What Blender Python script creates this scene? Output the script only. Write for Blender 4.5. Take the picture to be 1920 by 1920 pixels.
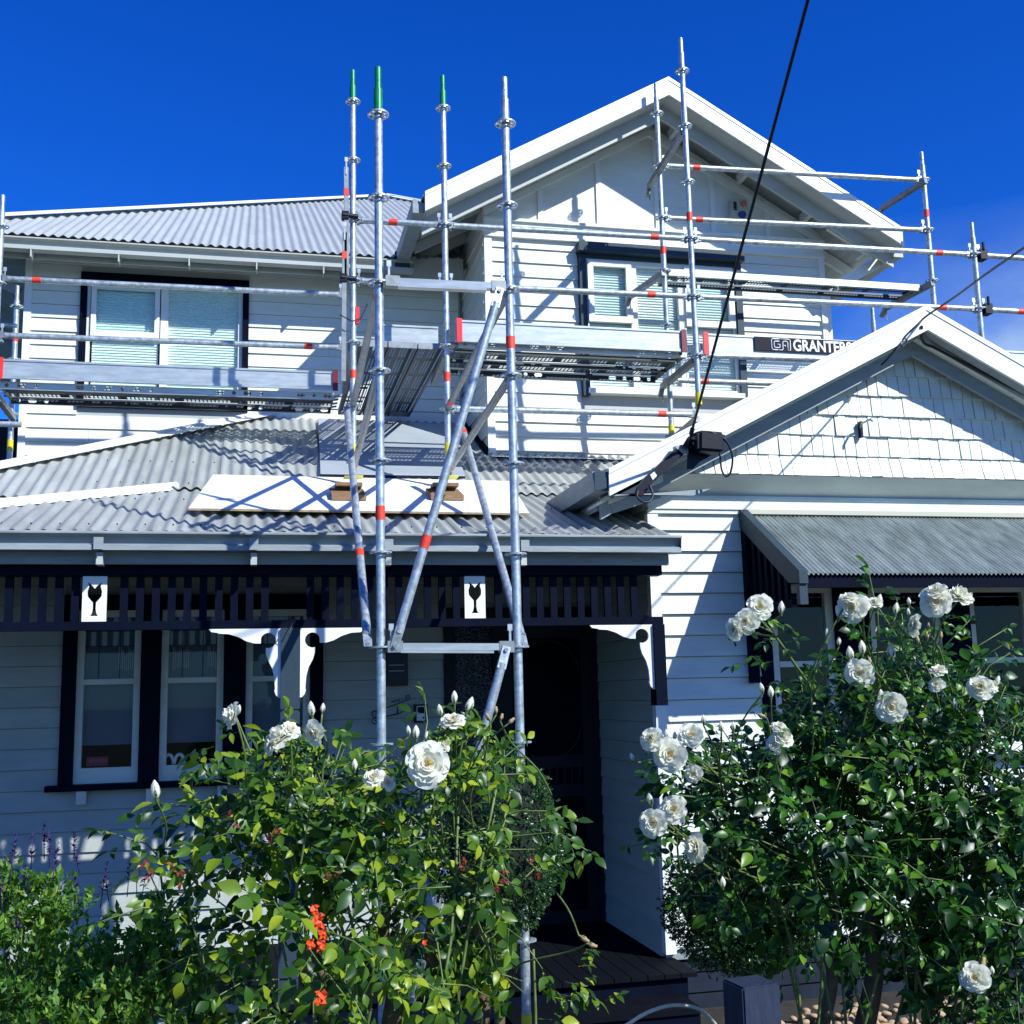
import bpy, bmesh, math, random
from mathutils import Vector, Matrix
random.seed(7)
for o in list(bpy.data.objects): bpy.data.objects.remove(o)
S = bpy.context.scene
COL = S.collection
# ------------------------------------------------------------------ camera (solved from the scaffold's 0.5 m rosette spacing)
F = 2127.54
CR = Vector((0.97526891, -0.21980328, -0.0231747)); CU = Vector((-0.01209785, -0.15778357, 0.98739961)); CF = Vector((0.22069026, 0.96269978, 0.15654056))
EYE = Vector((0, 0, 1.6))
cd = bpy.data.cameras.new('camera'); cam = bpy.data.objects.new('camera', cd); COL.objects.link(cam)
cd.sensor_width = 36; cd.lens = F / 1920 * 36; cd.clip_start = .05; cd.clip_end = 3000
m = Matrix((CR, CU, -CF)).transposed().to_4x4(); m.translation = EYE; cam.matrix_world = m
S.camera = cam
# ------------------------------------------------------------------ sun, sky, exposure
SUN = Vector((0.82, -1.0, 0.98)).normalized()
EL = math.asin(SUN.z); AZ = math.atan2(SUN.x, SUN.y)
W = bpy.data.worlds.new('World'); S.world = W; W.use_nodes = True
nt = W.node_tree; nt.nodes.clear()
def wn(t, **k):
    n = nt.nodes.new(t)
    for a, b in k.items(): setattr(n, a, b)
    return n
sky = wn('ShaderNodeTexSky', sky_type='NISHITA', sun_disc=False, sun_elevation=EL, sun_rotation=AZ, air_density=1.0, dust_density=.15, ozone_density=3.5)
hs = wn('ShaderNodeHueSaturation'); hs.inputs['Saturation'].default_value = 1.35; hs.inputs['Hue'].default_value = .512
nt.links.new(sky.outputs[0], hs.inputs['Color'])
tint = wn('ShaderNodeMixRGB', blend_type='MULTIPLY'); tint.inputs[0].default_value = 1; tint.inputs[2].default_value = (.36, 1.16, 2.15, 1); nt.links.new(hs.outputs[0], tint.inputs[1])
tc = wn('ShaderNodeTexCoord')
mp = wn('ShaderNodeMapping'); mp.inputs['Scale'].default_value = (1, 1, 2.2); nt.links.new(tc.outputs['Generated'], mp.inputs[0])
nz = wn('ShaderNodeTexNoise'); nz.inputs['Scale'].default_value = 3.1; nz.inputs['Detail'].default_value = 7; nz.inputs['Roughness'].default_value = .55
nt.links.new(mp.outputs[0], nz.inputs[0])
sx = wn('ShaderNodeSeparateXYZ'); nt.links.new(tc.outputs['Generated'], sx.inputs[0])
def wmath(op, a, b=None, c=None, clamp=False):
    n = wn('ShaderNodeMath', operation=op, use_clamp=clamp)
    for i, v in enumerate((a, b, c)):
        if v is None: continue
        if isinstance(v, (int, float)): n.inputs[i].default_value = v
        else: nt.links.new(v, n.inputs[i])
    return n.outputs[0]
low = wmath('MULTIPLY_ADD', sx.outputs[2], -8.0, 3.0, True)          # clouds thicken towards the horizon
cl = wmath('MULTIPLY_ADD', nz.outputs[0], 5.0, -2.15, True)
cl = wmath('MULTIPLY', cl, low, None, True)
east = wmath('MULTIPLY_ADD', sx.outputs[0], 5.0, -2.0, True)
behind = wmath('MULTIPLY_ADD', sx.outputs[1], -3.0, -.2, True)  # unseen clouds behind the camera, added to whiten light on shaded walls
cl = wmath('MULTIPLY', cl, wmath('ADD', east, behind, None, True))
cl = wmath('MULTIPLY', cl, .7)
mx = wn('ShaderNodeMix', data_type='RGBA'); nt.links.new(cl, mx.inputs[0]); nt.links.new(tint.outputs[0], mx.inputs[6]); mx.inputs[7].default_value = (7.0, 9.4, 11.5, 1)
bg = wn('ShaderNodeBackground'); bg.inputs[1].default_value = .064
nt.links.new(mx.outputs[2], bg.inputs[0])
wo = wn('ShaderNodeOutputWorld'); nt.links.new(bg.outputs[0], wo.inputs[0])
sd = bpy.data.lights.new('sun', 'SUN'); so = bpy.data.objects.new('sun', sd); COL.objects.link(so)
sd.energy = 4.9; sd.angle = math.radians(.53); sd.color = (.95, 1, .975)
so.rotation_euler = SUN.to_track_quat('Z', 'Y').to_euler(); so.location = (8, -10, 14)
V = S.view_settings
S.display_settings.display_device = 'sRGB'; V.view_transform = 'Standard'; V.look = 'None'; V.exposure = 0.40; V.gamma = 1; V.use_curve_mapping = False
S.render.engine = 'CYCLES'
S.cycles.max_bounces = 8; S.cycles.transparent_max_bounces = 16

# ------------------------------------------------------------------ pixel -> world on a plane of known depth
def ray(px, py): return CR * ((px - 960) / F) + CU * ((960 - py) / F) + CF
def aY(px, py, Y):
    d = ray(px, py); return EYE + d * (Y / d.y)
def aX(px, py, X):
    d = ray(px, py); return EYE + d * (X / d.x)
def aZ(px, py, Z):
    d = ray(px, py); return EYE + d * ((Z - 1.6) / d.z)
def onp(px, py, Y0, z0, mm):
    d = ray(px, py); k = ((z0 - 1.6) - mm * Y0) / (d.z - mm * d.y); return EYE + d * k

# ------------------------------------------------------------------ materials
def mat(name, col, rough=.6, metal=0, noise=0, nscale=8, col2=None, bump=0, bscale=40, spec=.5, coat=0, stretch=None, rnd=0):
    M = bpy.data.materials.new(name); M.use_nodes = True; t = M.node_tree; b = t.nodes['Principled BSDF']
    b.inputs['Base Color'].default_value = (*col, 1); b.inputs['Roughness'].default_value = rough; b.inputs['Metallic'].default_value = metal
    b.inputs['Specular IOR Level'].default_value = spec
    if coat: b.inputs['Coat Weight'].default_value = coat; b.inputs['Coat Roughness'].default_value = .15
    co = t.nodes.new('ShaderNodeTexCoord'); vec = co.outputs['Object']
    if stretch:
        mp = t.nodes.new('ShaderNodeMapping'); mp.inputs['Scale'].default_value = stretch; t.links.new(vec, mp.inputs[0]); vec = mp.outputs[0]
    if noise or col2:
        n = t.nodes.new('ShaderNodeTexNoise'); n.inputs['Scale'].default_value = nscale; n.inputs['Detail'].default_value = 6; n.inputs['Roughness'].default_value = .65
        t.links.new(vec, n.inputs[0])
        r = t.nodes.new('ShaderNodeValToRGB'); r.color_ramp.elements[0].position = .36; r.color_ramp.elements[1].position = .66
        c2 = col2 or tuple(min(1, c * (1 - noise)) for c in col)
        r.color_ramp.elements[0].color = (*c2, 1); r.color_ramp.elements[1].color = (*col, 1)
        t.links.new(n.outputs[0], r.inputs[0]); t.links.new(r.outputs[0], b.inputs['Base Color'])
    if rnd:
        src = b.inputs['Base Color'].links[0].from_socket if b.inputs['Base Color'].links else None
        oi = t.nodes.new('ShaderNodeObjectInfo'); mr = t.nodes.new('ShaderNodeMapRange'); mr.inputs['To Min'].default_value = 1 - rnd; mr.inputs['To Max'].default_value = 1.0
        mm_ = t.nodes.new('ShaderNodeMixRGB'); mm_.blend_type = 'MULTIPLY'; mm_.inputs[0].default_value = 1
        t.links.new(oi.outputs['Random'], mr.inputs[0]); t.links.new(mr.outputs[0], mm_.inputs[2])
        if src: t.links.new(src, mm_.inputs[1])
        else: mm_.inputs[1].default_value = (*col, 1)
        t.links.new(mm_.outputs[0], b.inputs['Base Color'])
    if bump:
        n2 = t.nodes.new('ShaderNodeTexNoise'); n2.inputs['Scale'].default_value = bscale; n2.inputs['Detail'].default_value = 4; t.links.new(vec, n2.inputs[0])
        bp = t.nodes.new('ShaderNodeBump'); bp.inputs['Strength'].default_value = bump; bp.inputs['Distance'].default_value = .004
        t.links.new(n2.outputs[0], bp.inputs['Height']); t.links.new(bp.outputs[0], b.inputs['Normal'])
    return M
WHITE = mat('white weatherboard paint', (.79, .80, .725), .5, rnd=.06, noise=.10, nscale=3, bump=.25, bscale=18, stretch=(1, 1, 5))
OLDW = mat('older white weatherboard paint', (.76, .775, .70), .55, rnd=.07, noise=.16, nscale=2.3, bump=.5, bscale=22, stretch=(1, 1, 4))
OLDW_SHADE = mat('older white paint darkened for porch shade', (.43, .45, .41), .6, rnd=.07, noise=.15, nscale=2.3, bump=.5, bscale=22, stretch=(1, 1, 4))  # older white paint with the porch shade put into its colour
TRIMW = mat('white trim paint', (.81, .81, .76), .4, noise=.04, nscale=5, bump=.1)
GREYT = mat('pale grey trim paint', (.47, .48, .44), .5, noise=.1, nscale=4, bump=.2)
BARGE = mat('weathered grey fascia paint', (.30, .335, .345), .6, noise=.25, nscale=5, bump=.6, bscale=30, stretch=(.5, 1, 4))
NAVY = mat('navy timber paint', (.003, .0055, .016), .6, noise=.3, nscale=6, bump=.3, spec=.05)
NAVYG = mat('blue grey timber paint', (.030, .052, .072), .5, noise=.12, nscale=6, bump=.3, spec=.25)
ROOF = mat('pale corrugated steel', (.52, .535, .51), .45, .15, noise=.14, nscale=2.0, bump=.1, rnd=.10, stretch=(5, .5, 1))
ROOFO = mat('weathered corrugated steel', (.44, .45, .42), .5, .12, noise=.28, nscale=2.4, bump=.2, rnd=.14, stretch=(6, .6, 1))
CAP = mat('white ridge capping', (.80, .80, .82), .4, .1)
AWN = mat('galvanised awning iron', (.33, .38, .365), .42, .25, noise=.5, nscale=4.0, bump=.1, stretch=(4, .7, 1))
GALV = mat('galvanised steel', (.60, .66, .69), .42, .6, noise=.5, nscale=26, bump=.15, bscale=60)
GALVD = mat('dull galvanised steel', (.30, .32, .33), .5, .65, noise=.3, nscale=18, bump=.15)
ALU = mat('aluminium', (.56, .59, .58), .38, .5, noise=.30, nscale=9, stretch=(.5, 1, 3))
DECKM = mat('shade darkened deck steel', (.10, .115, .125), .5, .6, noise=.25, nscale=10)  # deck metal darkened to hold the shade below the planks
RED = mat('orange red tape', (.85, .055, .02), .5, noise=.25, nscale=40)
REDP = mat('red plastic clip', (.75, .03, .03), .4)
MAROON = mat('dark red plastic clip', (.16, .01, .02), .4)
GREEN = mat('green spigot paint', (.005, .27, .07), .35, noise=.3, nscale=20)
YELLOW = mat('yellow collar paint', (.75, .62, .02), .45, noise=.25, nscale=25)
BLACK = mat('black rubber', (.005, .005, .012), .5, spec=.25)
BLACKM = mat('black painted steel', (.008, .008, .018), .45, .1, noise=.3, nscale=20, spec=.25)
PLY = mat('white coated plywood', (.82, .82, .80), .55, noise=.06, nscale=3)
PLYE = mat('plywood edge', (.38, .27, .15), .8, noise=.4, nscale=30)
TIMB = mat('sole board timber', (.30, .17, .08), .8, noise=.45, nscale=14, stretch=(1, 6, 6), bump=.4)
SHEET = mat('grey flat flashing sheet', (.50, .54, .58), .42, .25, noise=.15, nscale=2)
INT = mat('dark room interior', (.004, .005, .009), .9, spec=.05)
BLIND = mat('venetian blind', (.72, .84, .79), .6)
BLINDW = mat('pale venetian blind', (.70, .76, .70), .6)
ROLL = mat('grey blue roller blind', (.10, .135, .19), .8, noise=.1, nscale=4)
LACE = mat('pale lace curtain', (.35, .38, .42), .8)
SOIL = mat('garden soil', (.035, .026, .02), .95, noise=.5, nscale=9, bump=1, bscale=25)
GROUNDM = mat('dark grass green ground', (.045, .065, .045), .9, noise=.2, nscale=4, bump=.4)  # unseen ground toned grass green to dim and tint its bounce
STONE = mat('tan river stone', (.50, .33, .19), .75, noise=.35, nscale=9, bump=.3)
CORD = mat('black cable', (.006, .006, .012), .5)
DOORM = mat('near black door paint', (.007, .009, .016), .5, noise=.3, nscale=6, spec=.2)
IRON = mat('black wrought iron', (.01, .01, .016), .5)
BROWN = mat('brown timber frame', (.05, .028, .02), .6, noise=.3, nscale=20)
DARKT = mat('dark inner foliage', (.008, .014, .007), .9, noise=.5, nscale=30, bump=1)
PLIN = mat('shade darkened plinth paint', (.018, .024, .038), .7, noise=.3, nscale=5, bump=.3, spec=.1)  # plinth colour lowered to carry the shade under the wing
HOSE = mat('pale garden hose', (.55, .55, .38), .5)
DECKT = mat('shade darkened floor paint', (.005, .006, .010), .8, noise=.3, nscale=6, spec=.06)  # near black because porch and step shade is put into the colour
STICK = mat('dull red sticker', (.20, .035, .04), .6)
BGBLK = mat('banner black', (.004, .005, .012), .5, spec=.15)
LETW = mat('banner white lettering', (.80, .80, .80), .5)
CREAM = mat('siren cover', (.50, .48, .36), .4)
AMB = mat('amber lens', (.55, .10, .02), .2)
BLUEL = mat('blue lens', (.02, .03, .22), .15)
def glassmat():
    M = bpy.data.materials.new('window glass'); M.use_nodes = True; t = M.node_tree; t.nodes.clear()
    o = t.nodes.new('ShaderNodeOutputMaterial'); mx = t.nodes.new('ShaderNodeMixShader'); tr = t.nodes.new('ShaderNodeBsdfTransparent'); gl = t.nodes.new('ShaderNodeBsdfGlossy')
    lw = t.nodes.new('ShaderNodeLayerWeight'); lw.inputs[0].default_value = .5; pw = t.nodes.new('ShaderNodeMath'); pw.operation = 'POWER'; pw.inputs[1].default_value = 4
    fr = t.nodes.new('ShaderNodeMath'); fr.operation = 'MULTIPLY_ADD'; fr.inputs[1].default_value = .8; fr.inputs[2].default_value = .03; gl.inputs['Roughness'].default_value = .02
    t.links.new(lw.outputs['Facing'], pw.inputs[0]); t.links.new(pw.outputs[0], fr.inputs[0]); tr.inputs[0].default_value = (.94, .98, .98, 1)
    t.links.new(fr.outputs[0], mx.inputs[0]); t.links.new(tr.outputs[0], mx.inputs[1]); t.links.new(gl.outputs[0], mx.inputs[2]); t.links.new(mx.outputs[0], o.inputs[0])
    return M
GLASS = glassmat()
def patt():
    M = mat('patterned glass', (.010, .012, .018), .15); t = M.node_tree; b = t.nodes['Principled BSDF']
    v = t.nodes.new('ShaderNodeTexVoronoi'); v.inputs['Scale'].default_value = 55; co = t.nodes.new('ShaderNodeTexCoord'); t.links.new(co.outputs['Object'], v.inputs[0])
    bp = t.nodes.new('ShaderNodeBump'); bp.inputs['Strength'].default_value = 1; bp.inputs['Distance'].default_value = .006
    t.links.new(v.outputs[0], bp.inputs['Height']); t.links.new(bp.outputs[0], b.inputs['Normal'])
    return M
PATT = patt()
def leafmat(name, ramp, rough=.36, trans=.35):
    M = bpy.data.materials.new(name); M.use_nodes = True; t = M.node_tree; b = t.nodes['Principled BSDF']; out = t.nodes['Material Output']
    g = t.nodes.new('ShaderNodeNewGeometry'); oi = t.nodes.new('ShaderNodeObjectInfo'); ad = t.nodes.new('ShaderNodeMath'); ad.operation = 'ADD'
    t.links.new(g.outputs['Random Per Island'], ad.inputs[0]); t.links.new(oi.outputs['Random'], ad.inputs[1])
    fr = t.nodes.new('ShaderNodeMath'); fr.operation = 'FRACT'; t.links.new(ad.outputs[0], fr.inputs[0])
    r = t.nodes.new('ShaderNodeValToRGB'); e = r.color_ramp.elements
    while len(e) < len(ramp): e.new(.5)
    for k, (p, c) in enumerate(ramp): e[k].position = p; e[k].color = (*c, 1)
    t.links.new(fr.outputs[0], r.inputs[0]); t.links.new(r.outputs[0], b.inputs['Base Color'])
    b.inputs['Roughness'].default_value = rough; b.inputs['Specular IOR Level'].default_value = .35
    tl = t.nodes.new('ShaderNodeBsdfTranslucent'); hv = t.nodes.new('ShaderNodeMixRGB'); hv.blend_type = 'MULTIPLY'; hv.inputs[0].default_value = 1; hv.inputs[2].default_value = (1.7, 1.75, .5, 1)
    t.links.new(r.outputs[0], hv.inputs[1]); t.links.new(hv.outputs[0], tl.inputs[0])
    mx = t.nodes.new('ShaderNodeMixShader'); mx.inputs[0].default_value = trans
    t.links.new(b.outputs[0], mx.inputs[1]); t.links.new(tl.outputs[0], mx.inputs[2]); t.links.new(mx.outputs[0], out.inputs[0])
    return M
LEAFC = leafmat('rose leaf yellow green', [(0, (.014, .048, .009)), (.42, (.034, .098, .010)), (.74, (.11, .21, .016)), (1, (.36, .42, .022))])
LEAFR = leafmat('rose leaf dark green', [(0, (.005, .026, .003)), (.5, (.013, .062, .006)), (.82, (.038, .135, .010)), (1, (.13, .25, .018))], rough=.36, trans=.25)
LEAFS = leafmat('salvia leaf', [(0, (.04, .11, .02)), (.5, (.075, .19, .025)), (.85, (.16, .29, .04)), (1, (.36, .42, .06))], rough=.5, trans=.4)
LEAFB = leafmat('box hedge leaf', [(0, (.010, .035, .012)), (.6, (.022, .07, .02)), (1, (.07, .14, .035))], rough=.3, trans=.15)
PURP = leafmat('purple salvia flower', [(0, (.02, .010, .05)), (.6, (.045, .016, .12)), (1, (.13, .045, .32))], rough=.6, trans=.3)
REDL = leafmat('red young leaf', [(0, (.10, .012, .012)), (.6, (.22, .03, .02)), (1, (.30, .10, .04))], rough=.35, trans=.3)
CANE = mat('green rose cane', (.14, .20, .05), .5, noise=.4, nscale=30)
CANEB = mat('brown rose wood', (.16, .10, .055), .8, noise=.5, nscale=22, bump=.8)
def petalmat():
    M = mat('white rose petal', (.88, .86, .75), .6); t = M.node_tree; b = t.nodes['Principled BSDF']; out = t.nodes['Material Output']
    tl = t.nodes.new('ShaderNodeBsdfTranslucent'); tl.inputs[0].default_value = (.85, .84, .66, 1); mx = t.nodes.new('ShaderNodeMixShader'); mx.inputs[0].default_value = .42
    t.links.new(b.outputs[0], mx.inputs[1]); t.links.new(tl.outputs[0], mx.inputs[2]); t.links.new(mx.outputs[0], out.inputs[0]); return M
PETAL = petalmat()
STAM = mat('rose stamens', (.60, .38, .04), .7)
BUDG = mat('bud sepal green', (.10, .15, .04), .5, noise=.4, nscale=60)
WITH = mat('withered petal', (.45, .30, .16), .8, noise=.3, nscale=50)

# ------------------------------------------------------------------ object helpers
def link(name, me, parent=None):
    o = bpy.data.objects.new(name, me); COL.objects.link(o)
    if parent is not None: o.parent = parent
    return o
def thing(name, label, cat, loc=(0, 0, 0), group=None):
    o = bpy.data.objects.new(name, None); COL.objects.link(o); o.location = xf(loc); o.empty_display_size = .1
    o['label'] = label; o['category'] = cat
    if group: o['group'] = group
    return o
def tag(o, label, cat, group=None):
    o['label'] = label; o['category'] = cat
    if group: o['group'] = group
    return o
def base(p):
    v = Vector((0, 0, 0))
    while p is not None: v += p.location; p = p.parent
    return v
XK = 1.0   # working scale of the part being built (lower house front is built at 1.105 of its drawing size)
def xf(v): return EYE + (Vector(v) - EYE) * XK
class MB:
    def __init__(s): s.v = []; s.f = []; s.sm = []
    def add(s, vs, fs, smooth=False):
        n = len(s.v); s.v += [Vector(a) for a in vs]; s.f += [[i + n for i in f] for f in fs]; s.sm += [smooth] * len(fs); return s
    def box(s, x0, x1, y0, y1, z0, z1):
        return s.add([(x0, y0, z0), (x1, y0, z0), (x1, y1, z0), (x0, y1, z0), (x0, y0, z1), (x1, y0, z1), (x1, y1, z1), (x0, y1, z1)],
                     [[3, 2, 1, 0], [4, 5, 6, 7], [0, 1, 5, 4], [1, 2, 6, 5], [2, 3, 7, 6], [3, 0, 4, 7]])
    def hexa(s, p): return s.add(p, [[3, 2, 1, 0], [4, 5, 6, 7], [0, 1, 5, 4], [1, 2, 6, 5], [2, 3, 7, 6], [3, 0, 4, 7]])
    def prism(s, poly, d):
        n = len(poly); d = Vector(d); a = [Vector(p) for p in poly]
        return s.add(a + [p + d for p in a], [list(range(n))[::-1], list(range(n, 2 * n))] + [[i, (i + 1) % n, n + (i + 1) % n, n + i] for i in range(n)])
    def beam(s, p0, p1, w, h, up=(0, 0, 1)):
        p0 = Vector(p0); p1 = Vector(p1); d = (p1 - p0).normalized(); sd_ = d.cross(Vector(up)).normalized(); u = sd_.cross(d)
        q = [p0 - sd_ * w / 2 - u * h / 2, p0 + sd_ * w / 2 - u * h / 2, p0 + sd_ * w / 2 + u * h / 2, p0 - sd_ * w / 2 + u * h / 2]
        return s.prism(q, p1 - p0)
    def tube(s, p0, p1, r, n=14, r1=None, cap=True):
        p0 = Vector(p0); p1 = Vector(p1); d = (p1 - p0).normalized(); a = d.orthogonal().normalized(); b = d.cross(a); r1 = r if r1 is None else r1
        vs = [p0 + (a * math.cos(t) + b * math.sin(t)) * r for t in [2 * math.pi * i / n for i in range(n)]] + [p1 + (a * math.cos(t) + b * math.sin(t)) * r1 for t in [2 * math.pi * i / n for i in range(n)]]
        k = len(s.v); s.add(vs, [[i, (i + 1) % n, n + (i + 1) % n, n + i] for i in range(n)], True)
        if cap: s.add(vs, [[i for i in range(n)][::-1], [n + i for i in range(n)]], False)
        return s
    def path(s, pts, r, n=8, rend=None):
        pts = [Vector(p) for p in pts]; N = len(pts); k0 = len(s.v); rend = r if rend is None else rend
        up = None
        for i, p in enumerate(pts):
            d = (pts[min(i + 1, N - 1)] - pts[max(i - 1, 0)]).normalized()
            up = d.orthogonal().normalized() if up is None else (up - d * up.dot(d)).normalized()
            b = d.cross(up); rr = r + (rend - r) * i / (N - 1)
            s.v += [p + (up * math.cos(t) + b * math.sin(t)) * rr for t in [2 * math.pi * j / n for j in range(n)]]
        for i in range(N - 1):
            for j in range(n):
                s.f.append([k0 + i * n + j, k0 + i * n + (j + 1) % n, k0 + (i + 1) * n + (j + 1) % n, k0 + (i + 1) * n + j]); s.sm.append(True)
        s.f += [[k0 + j for j in range(n)][::-1], [k0 + (N - 1) * n + j for j in range(n)]]; s.sm += [False, False]
        return s
    def mesh(s, name, mt, off=Vector((0, 0, 0))):
        me = bpy.data.meshes.new(name); me.from_pydata([tuple(xf(a) - off) for a in s.v], [], s.f); me.materials.append(mt)
        me.polygons.foreach_set('use_smooth', s.sm); me.update(); return me
    def build(s, name, mt, parent=None):
        return link(name, s.mesh(name, mt, base(parent)), parent)
def curvemesh(name, splines, depth, mt, fn, off=Vector((0, 0, 0))):
    """filled 2-D outlines (with holes) extruded; fn maps (u,v,w)->world"""
    cu = bpy.data.curves.new(name, 'CURVE'); cu.dimensions = '2D'; cu.fill_mode = 'BOTH'; cu.extrude = depth / 2
    for pts in splines:
        sp = cu.splines.new('POLY'); sp.points.add(len(pts) - 1); sp.use_cyclic_u = True
        for i, p in enumerate(pts): sp.points[i].co = (p[0], p[1], 0, 1)
    return frommesh(name, cu, mt, fn, off)
def frommesh(name, cu, mt, fn, off=Vector((0, 0, 0))):
    tmp = bpy.data.objects.new('tmp', cu); COL.objects.link(tmp); dg = bpy.context.evaluated_depsgraph_get(); dg.update()
    me = bpy.data.meshes.new_from_object(tmp.evaluated_get(dg)); bpy.data.objects.remove(tmp); bpy.data.curves.remove(cu)
    me.name = name; me.materials.clear(); me.materials.append(mt)
    for v in me.vertices: v.co = xf(fn(v.co)) - off
    for p in me.polygons: p.use_smooth = False
    return me
def setting(o): o['kind'] = 'structure'; return o

# ------------------------------------------------------------------ ground
GZ = -.516; GO = -.35
setting(MB().add([(-300, -300, GZ - .06), (300, -300, GZ - .06), (300, 300, GZ - .06), (-300, 300, GZ - .06)], [[0, 1, 2, 3]]).build('ground', GROUNDM))
setting(MB().box(-9, 10, 1.9, 12, GZ - .04, GZ).build('garden_bed', SOIL))

# ================================================================== HOUSE
H = thing('weatherboard_house', 'white two storey weatherboard house with navy trim and grey corrugated roofs', 'house', (1.2, 8, GZ))
YA, YW, YU2, YU1 = 6.8, 8.0, 9.8, 11.1
def boards_x(parent, x0, x1, z0, z1, Y, exp, anchor, holes=(), mt=WHITE, proud=.020, top=.005):
    k = math.floor((z0 - anchor) / exp); z = anchor + k * exp
    while z < z1 - .004:
        a, b = max(z, z0), min(z + exp, z1)
        if b - a > .012:
            cuts = sorted([(h[0], h[1]) for h in holes if h[2] < b - .03 and h[3] > a + .03])
            xs = x0; segs = []
            for c in cuts:
                if c[0] > xs + .02: segs.append((xs, c[0]))
                xs = max(xs, c[1])
            if x1 > xs + .02: segs.append((xs, x1))
            sg2 = []
            for (p, q) in segs:
                if q - p > 1.6 and random.random() < .6:
                    c_ = random.uniform(p + .5, q - .5); sg2 += [(p, c_ - .0012), (c_ + .0012, q)]
                else: sg2.append((p, q))
            segs = sg2
            for (p, q) in segs:
                w = random.uniform(-.0015, .0015); tb = b + .004 if b < z1 else b; pr = proud + w; tb = b - .0045 if b < z1 else b  # gap between boards keeps a dark line where shade falls
                m = MB().hexa([(p, Y - pr, a), (q, Y - pr, a), (q, Y, a), (p, Y, a), (p, Y - top, tb), (q, Y - top, tb), (q, Y, tb), (p, Y, tb)])
                m.build('weatherboard', mt, parent)
        z += exp
def boards_y(parent, y0, y1, z0, z1, X, exp, anchor, mt=WHITE, side=-1, proud=.020, top=.005):
    k = math.floor((z0 - anchor) / exp); z = anchor + k * exp
    while z < z1 - .004:
        a, b = max(z, z0), min(z + exp, z1)
        if b - a > .012:
            tb = b - .0045 if b < z1 else b
            MB().hexa([(X + side * proud, y0, a), (X + side * proud, y1, a), (X, y1, a), (X, y0, a), (X + side * top, y0, tb), (X + side * top, y1, tb), (X, y1, tb), (X, y0, tb)]).build('weatherboard', mt, parent)
        z += exp
def wallx(name, x0, x1, z0, z1, Y, thk, holes, mt):  # grey backing shows through the board gaps as painted shade lines
    m = MB(); xs = sorted({x0, x1, *[h[0] for h in holes], *[h[1] for h in holes]}); zs = sorted({z0, z1, *[h[2] for h in holes], *[h[3] for h in holes]})
    for i in range(len(xs) - 1):
        for j in range(len(zs) - 1):
            cx, cz = (xs[i] + xs[i + 1]) / 2, (zs[j] + zs[j + 1]) / 2
            if any(h[0] < cx < h[1] and h[2] < cz < h[3] for h in holes): continue
            m.box(xs[i], xs[i + 1], Y + .0005, Y + thk, zs[j], zs[j + 1])
    return m.build(name, mt, H)
# hole rectangles: x0,x1,z0,z1
hA = (3.22, 5.9, 1.16, 2.25)
hW = (-1.20, .44, 1.07, 2.20); hD = (1.33, 2.40, .0, 2.12)
hU1 = (-1.60, -.14, 4.42, 5.62); hU2 = (3.0, 4.5, 4.36, 5.62)
XK = 1.105
# wing front wall
wA = wallx('wall', 2.45, 6.35, -.02, 2.95, YA, .12, [hA], BARGE)
boards_x(wA, 2.50, 6.3, .045, 2.73, YA, .1337, 2.7315, [(3.16, 6.3, 1.12, 2.3)], OLDW, proud=.026)
MB().box(2.437, 2.505, YA - .03, YA + .03, .02, 2.70).build('corner_board', TRIMW, wA)
MB().box(2.44, 6.35, YA - .034, YA - .0005, 2.705, 2.823).build('frieze_board', OLDW, wA)
MB().box(2.44, 6.35, YA - .045, YA - .0005, 2.733, 2.743).build('cover_strip', OLDW, wA)
# plinth boards under the wing
pl = MB().box(2.47, 6.3, YA + .05, YA + .07, GO - .03, .02).build('plinth', PLIN, H)
for k in range(3): MB().hexa([(2.46, YA + .02, -.34 + k * .12), (6.3, YA + .02, -.34 + k * .12), (6.3, YA + .049, -.34 + k * .12), (2.46, YA + .049, -.34 + k * .12), (2.46, YA + .032, -.232 + k * .12), (6.3, YA + .032, -.232 + k * .12), (6.3, YA + .049, -.232 + k * .12), (2.46, YA + .049, -.232 + k * .12)]).build('plinth_board', PLIN, pl)
# wing side wall
wS = MB().box(2.4505, 2.5, YA + .122, YW - .001, -.02, 2.95).build('side_wall', BARGE, H)  # grey backing paints the shade lines between the side boards
boards_y(wS, YA + .03, YW - .001, .0, 2.9, 2.45, .1337, 2.7315, OLDW_SHADE)
# verandah back wall
wW = wallx('back_wall', -3.0, 2.45, -.02, 3.05, YW, .12, [hW, hD], BARGE)
boards_x(wW, -3.0, 2.425, .0, 2.9, YW, .1325, 1.043, [(-1.22, .46, 1.05, 2.35), (1.31, 2.43, -.1, 2.2)], OLDW_SHADE, proud=.024)
XK = 1.0
# upper left wall
XK = .979
w1 = wallx('upper_wall', -2.16, 2.04, 3.0, 5.95, YU1, .12, [hU1], GREYT)
boards_x(w1, -2.13, 2.02, 3.2, 5.93, YU1, .1345, 5.496, [(-1.66, -.085, 4.36, 5.69)], WHITE, proud=.020)
MB().box(-2.165, -2.10, YU1 - .03, YU1, 3.2, 5.9).build('corner_board', TRIMW, w1)
MB().box(-2.16, -2.10, YU1 + .001, 16, 3.0, 5.9).build('end_wall', WHITE, H)
XK = 1.0
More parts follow.
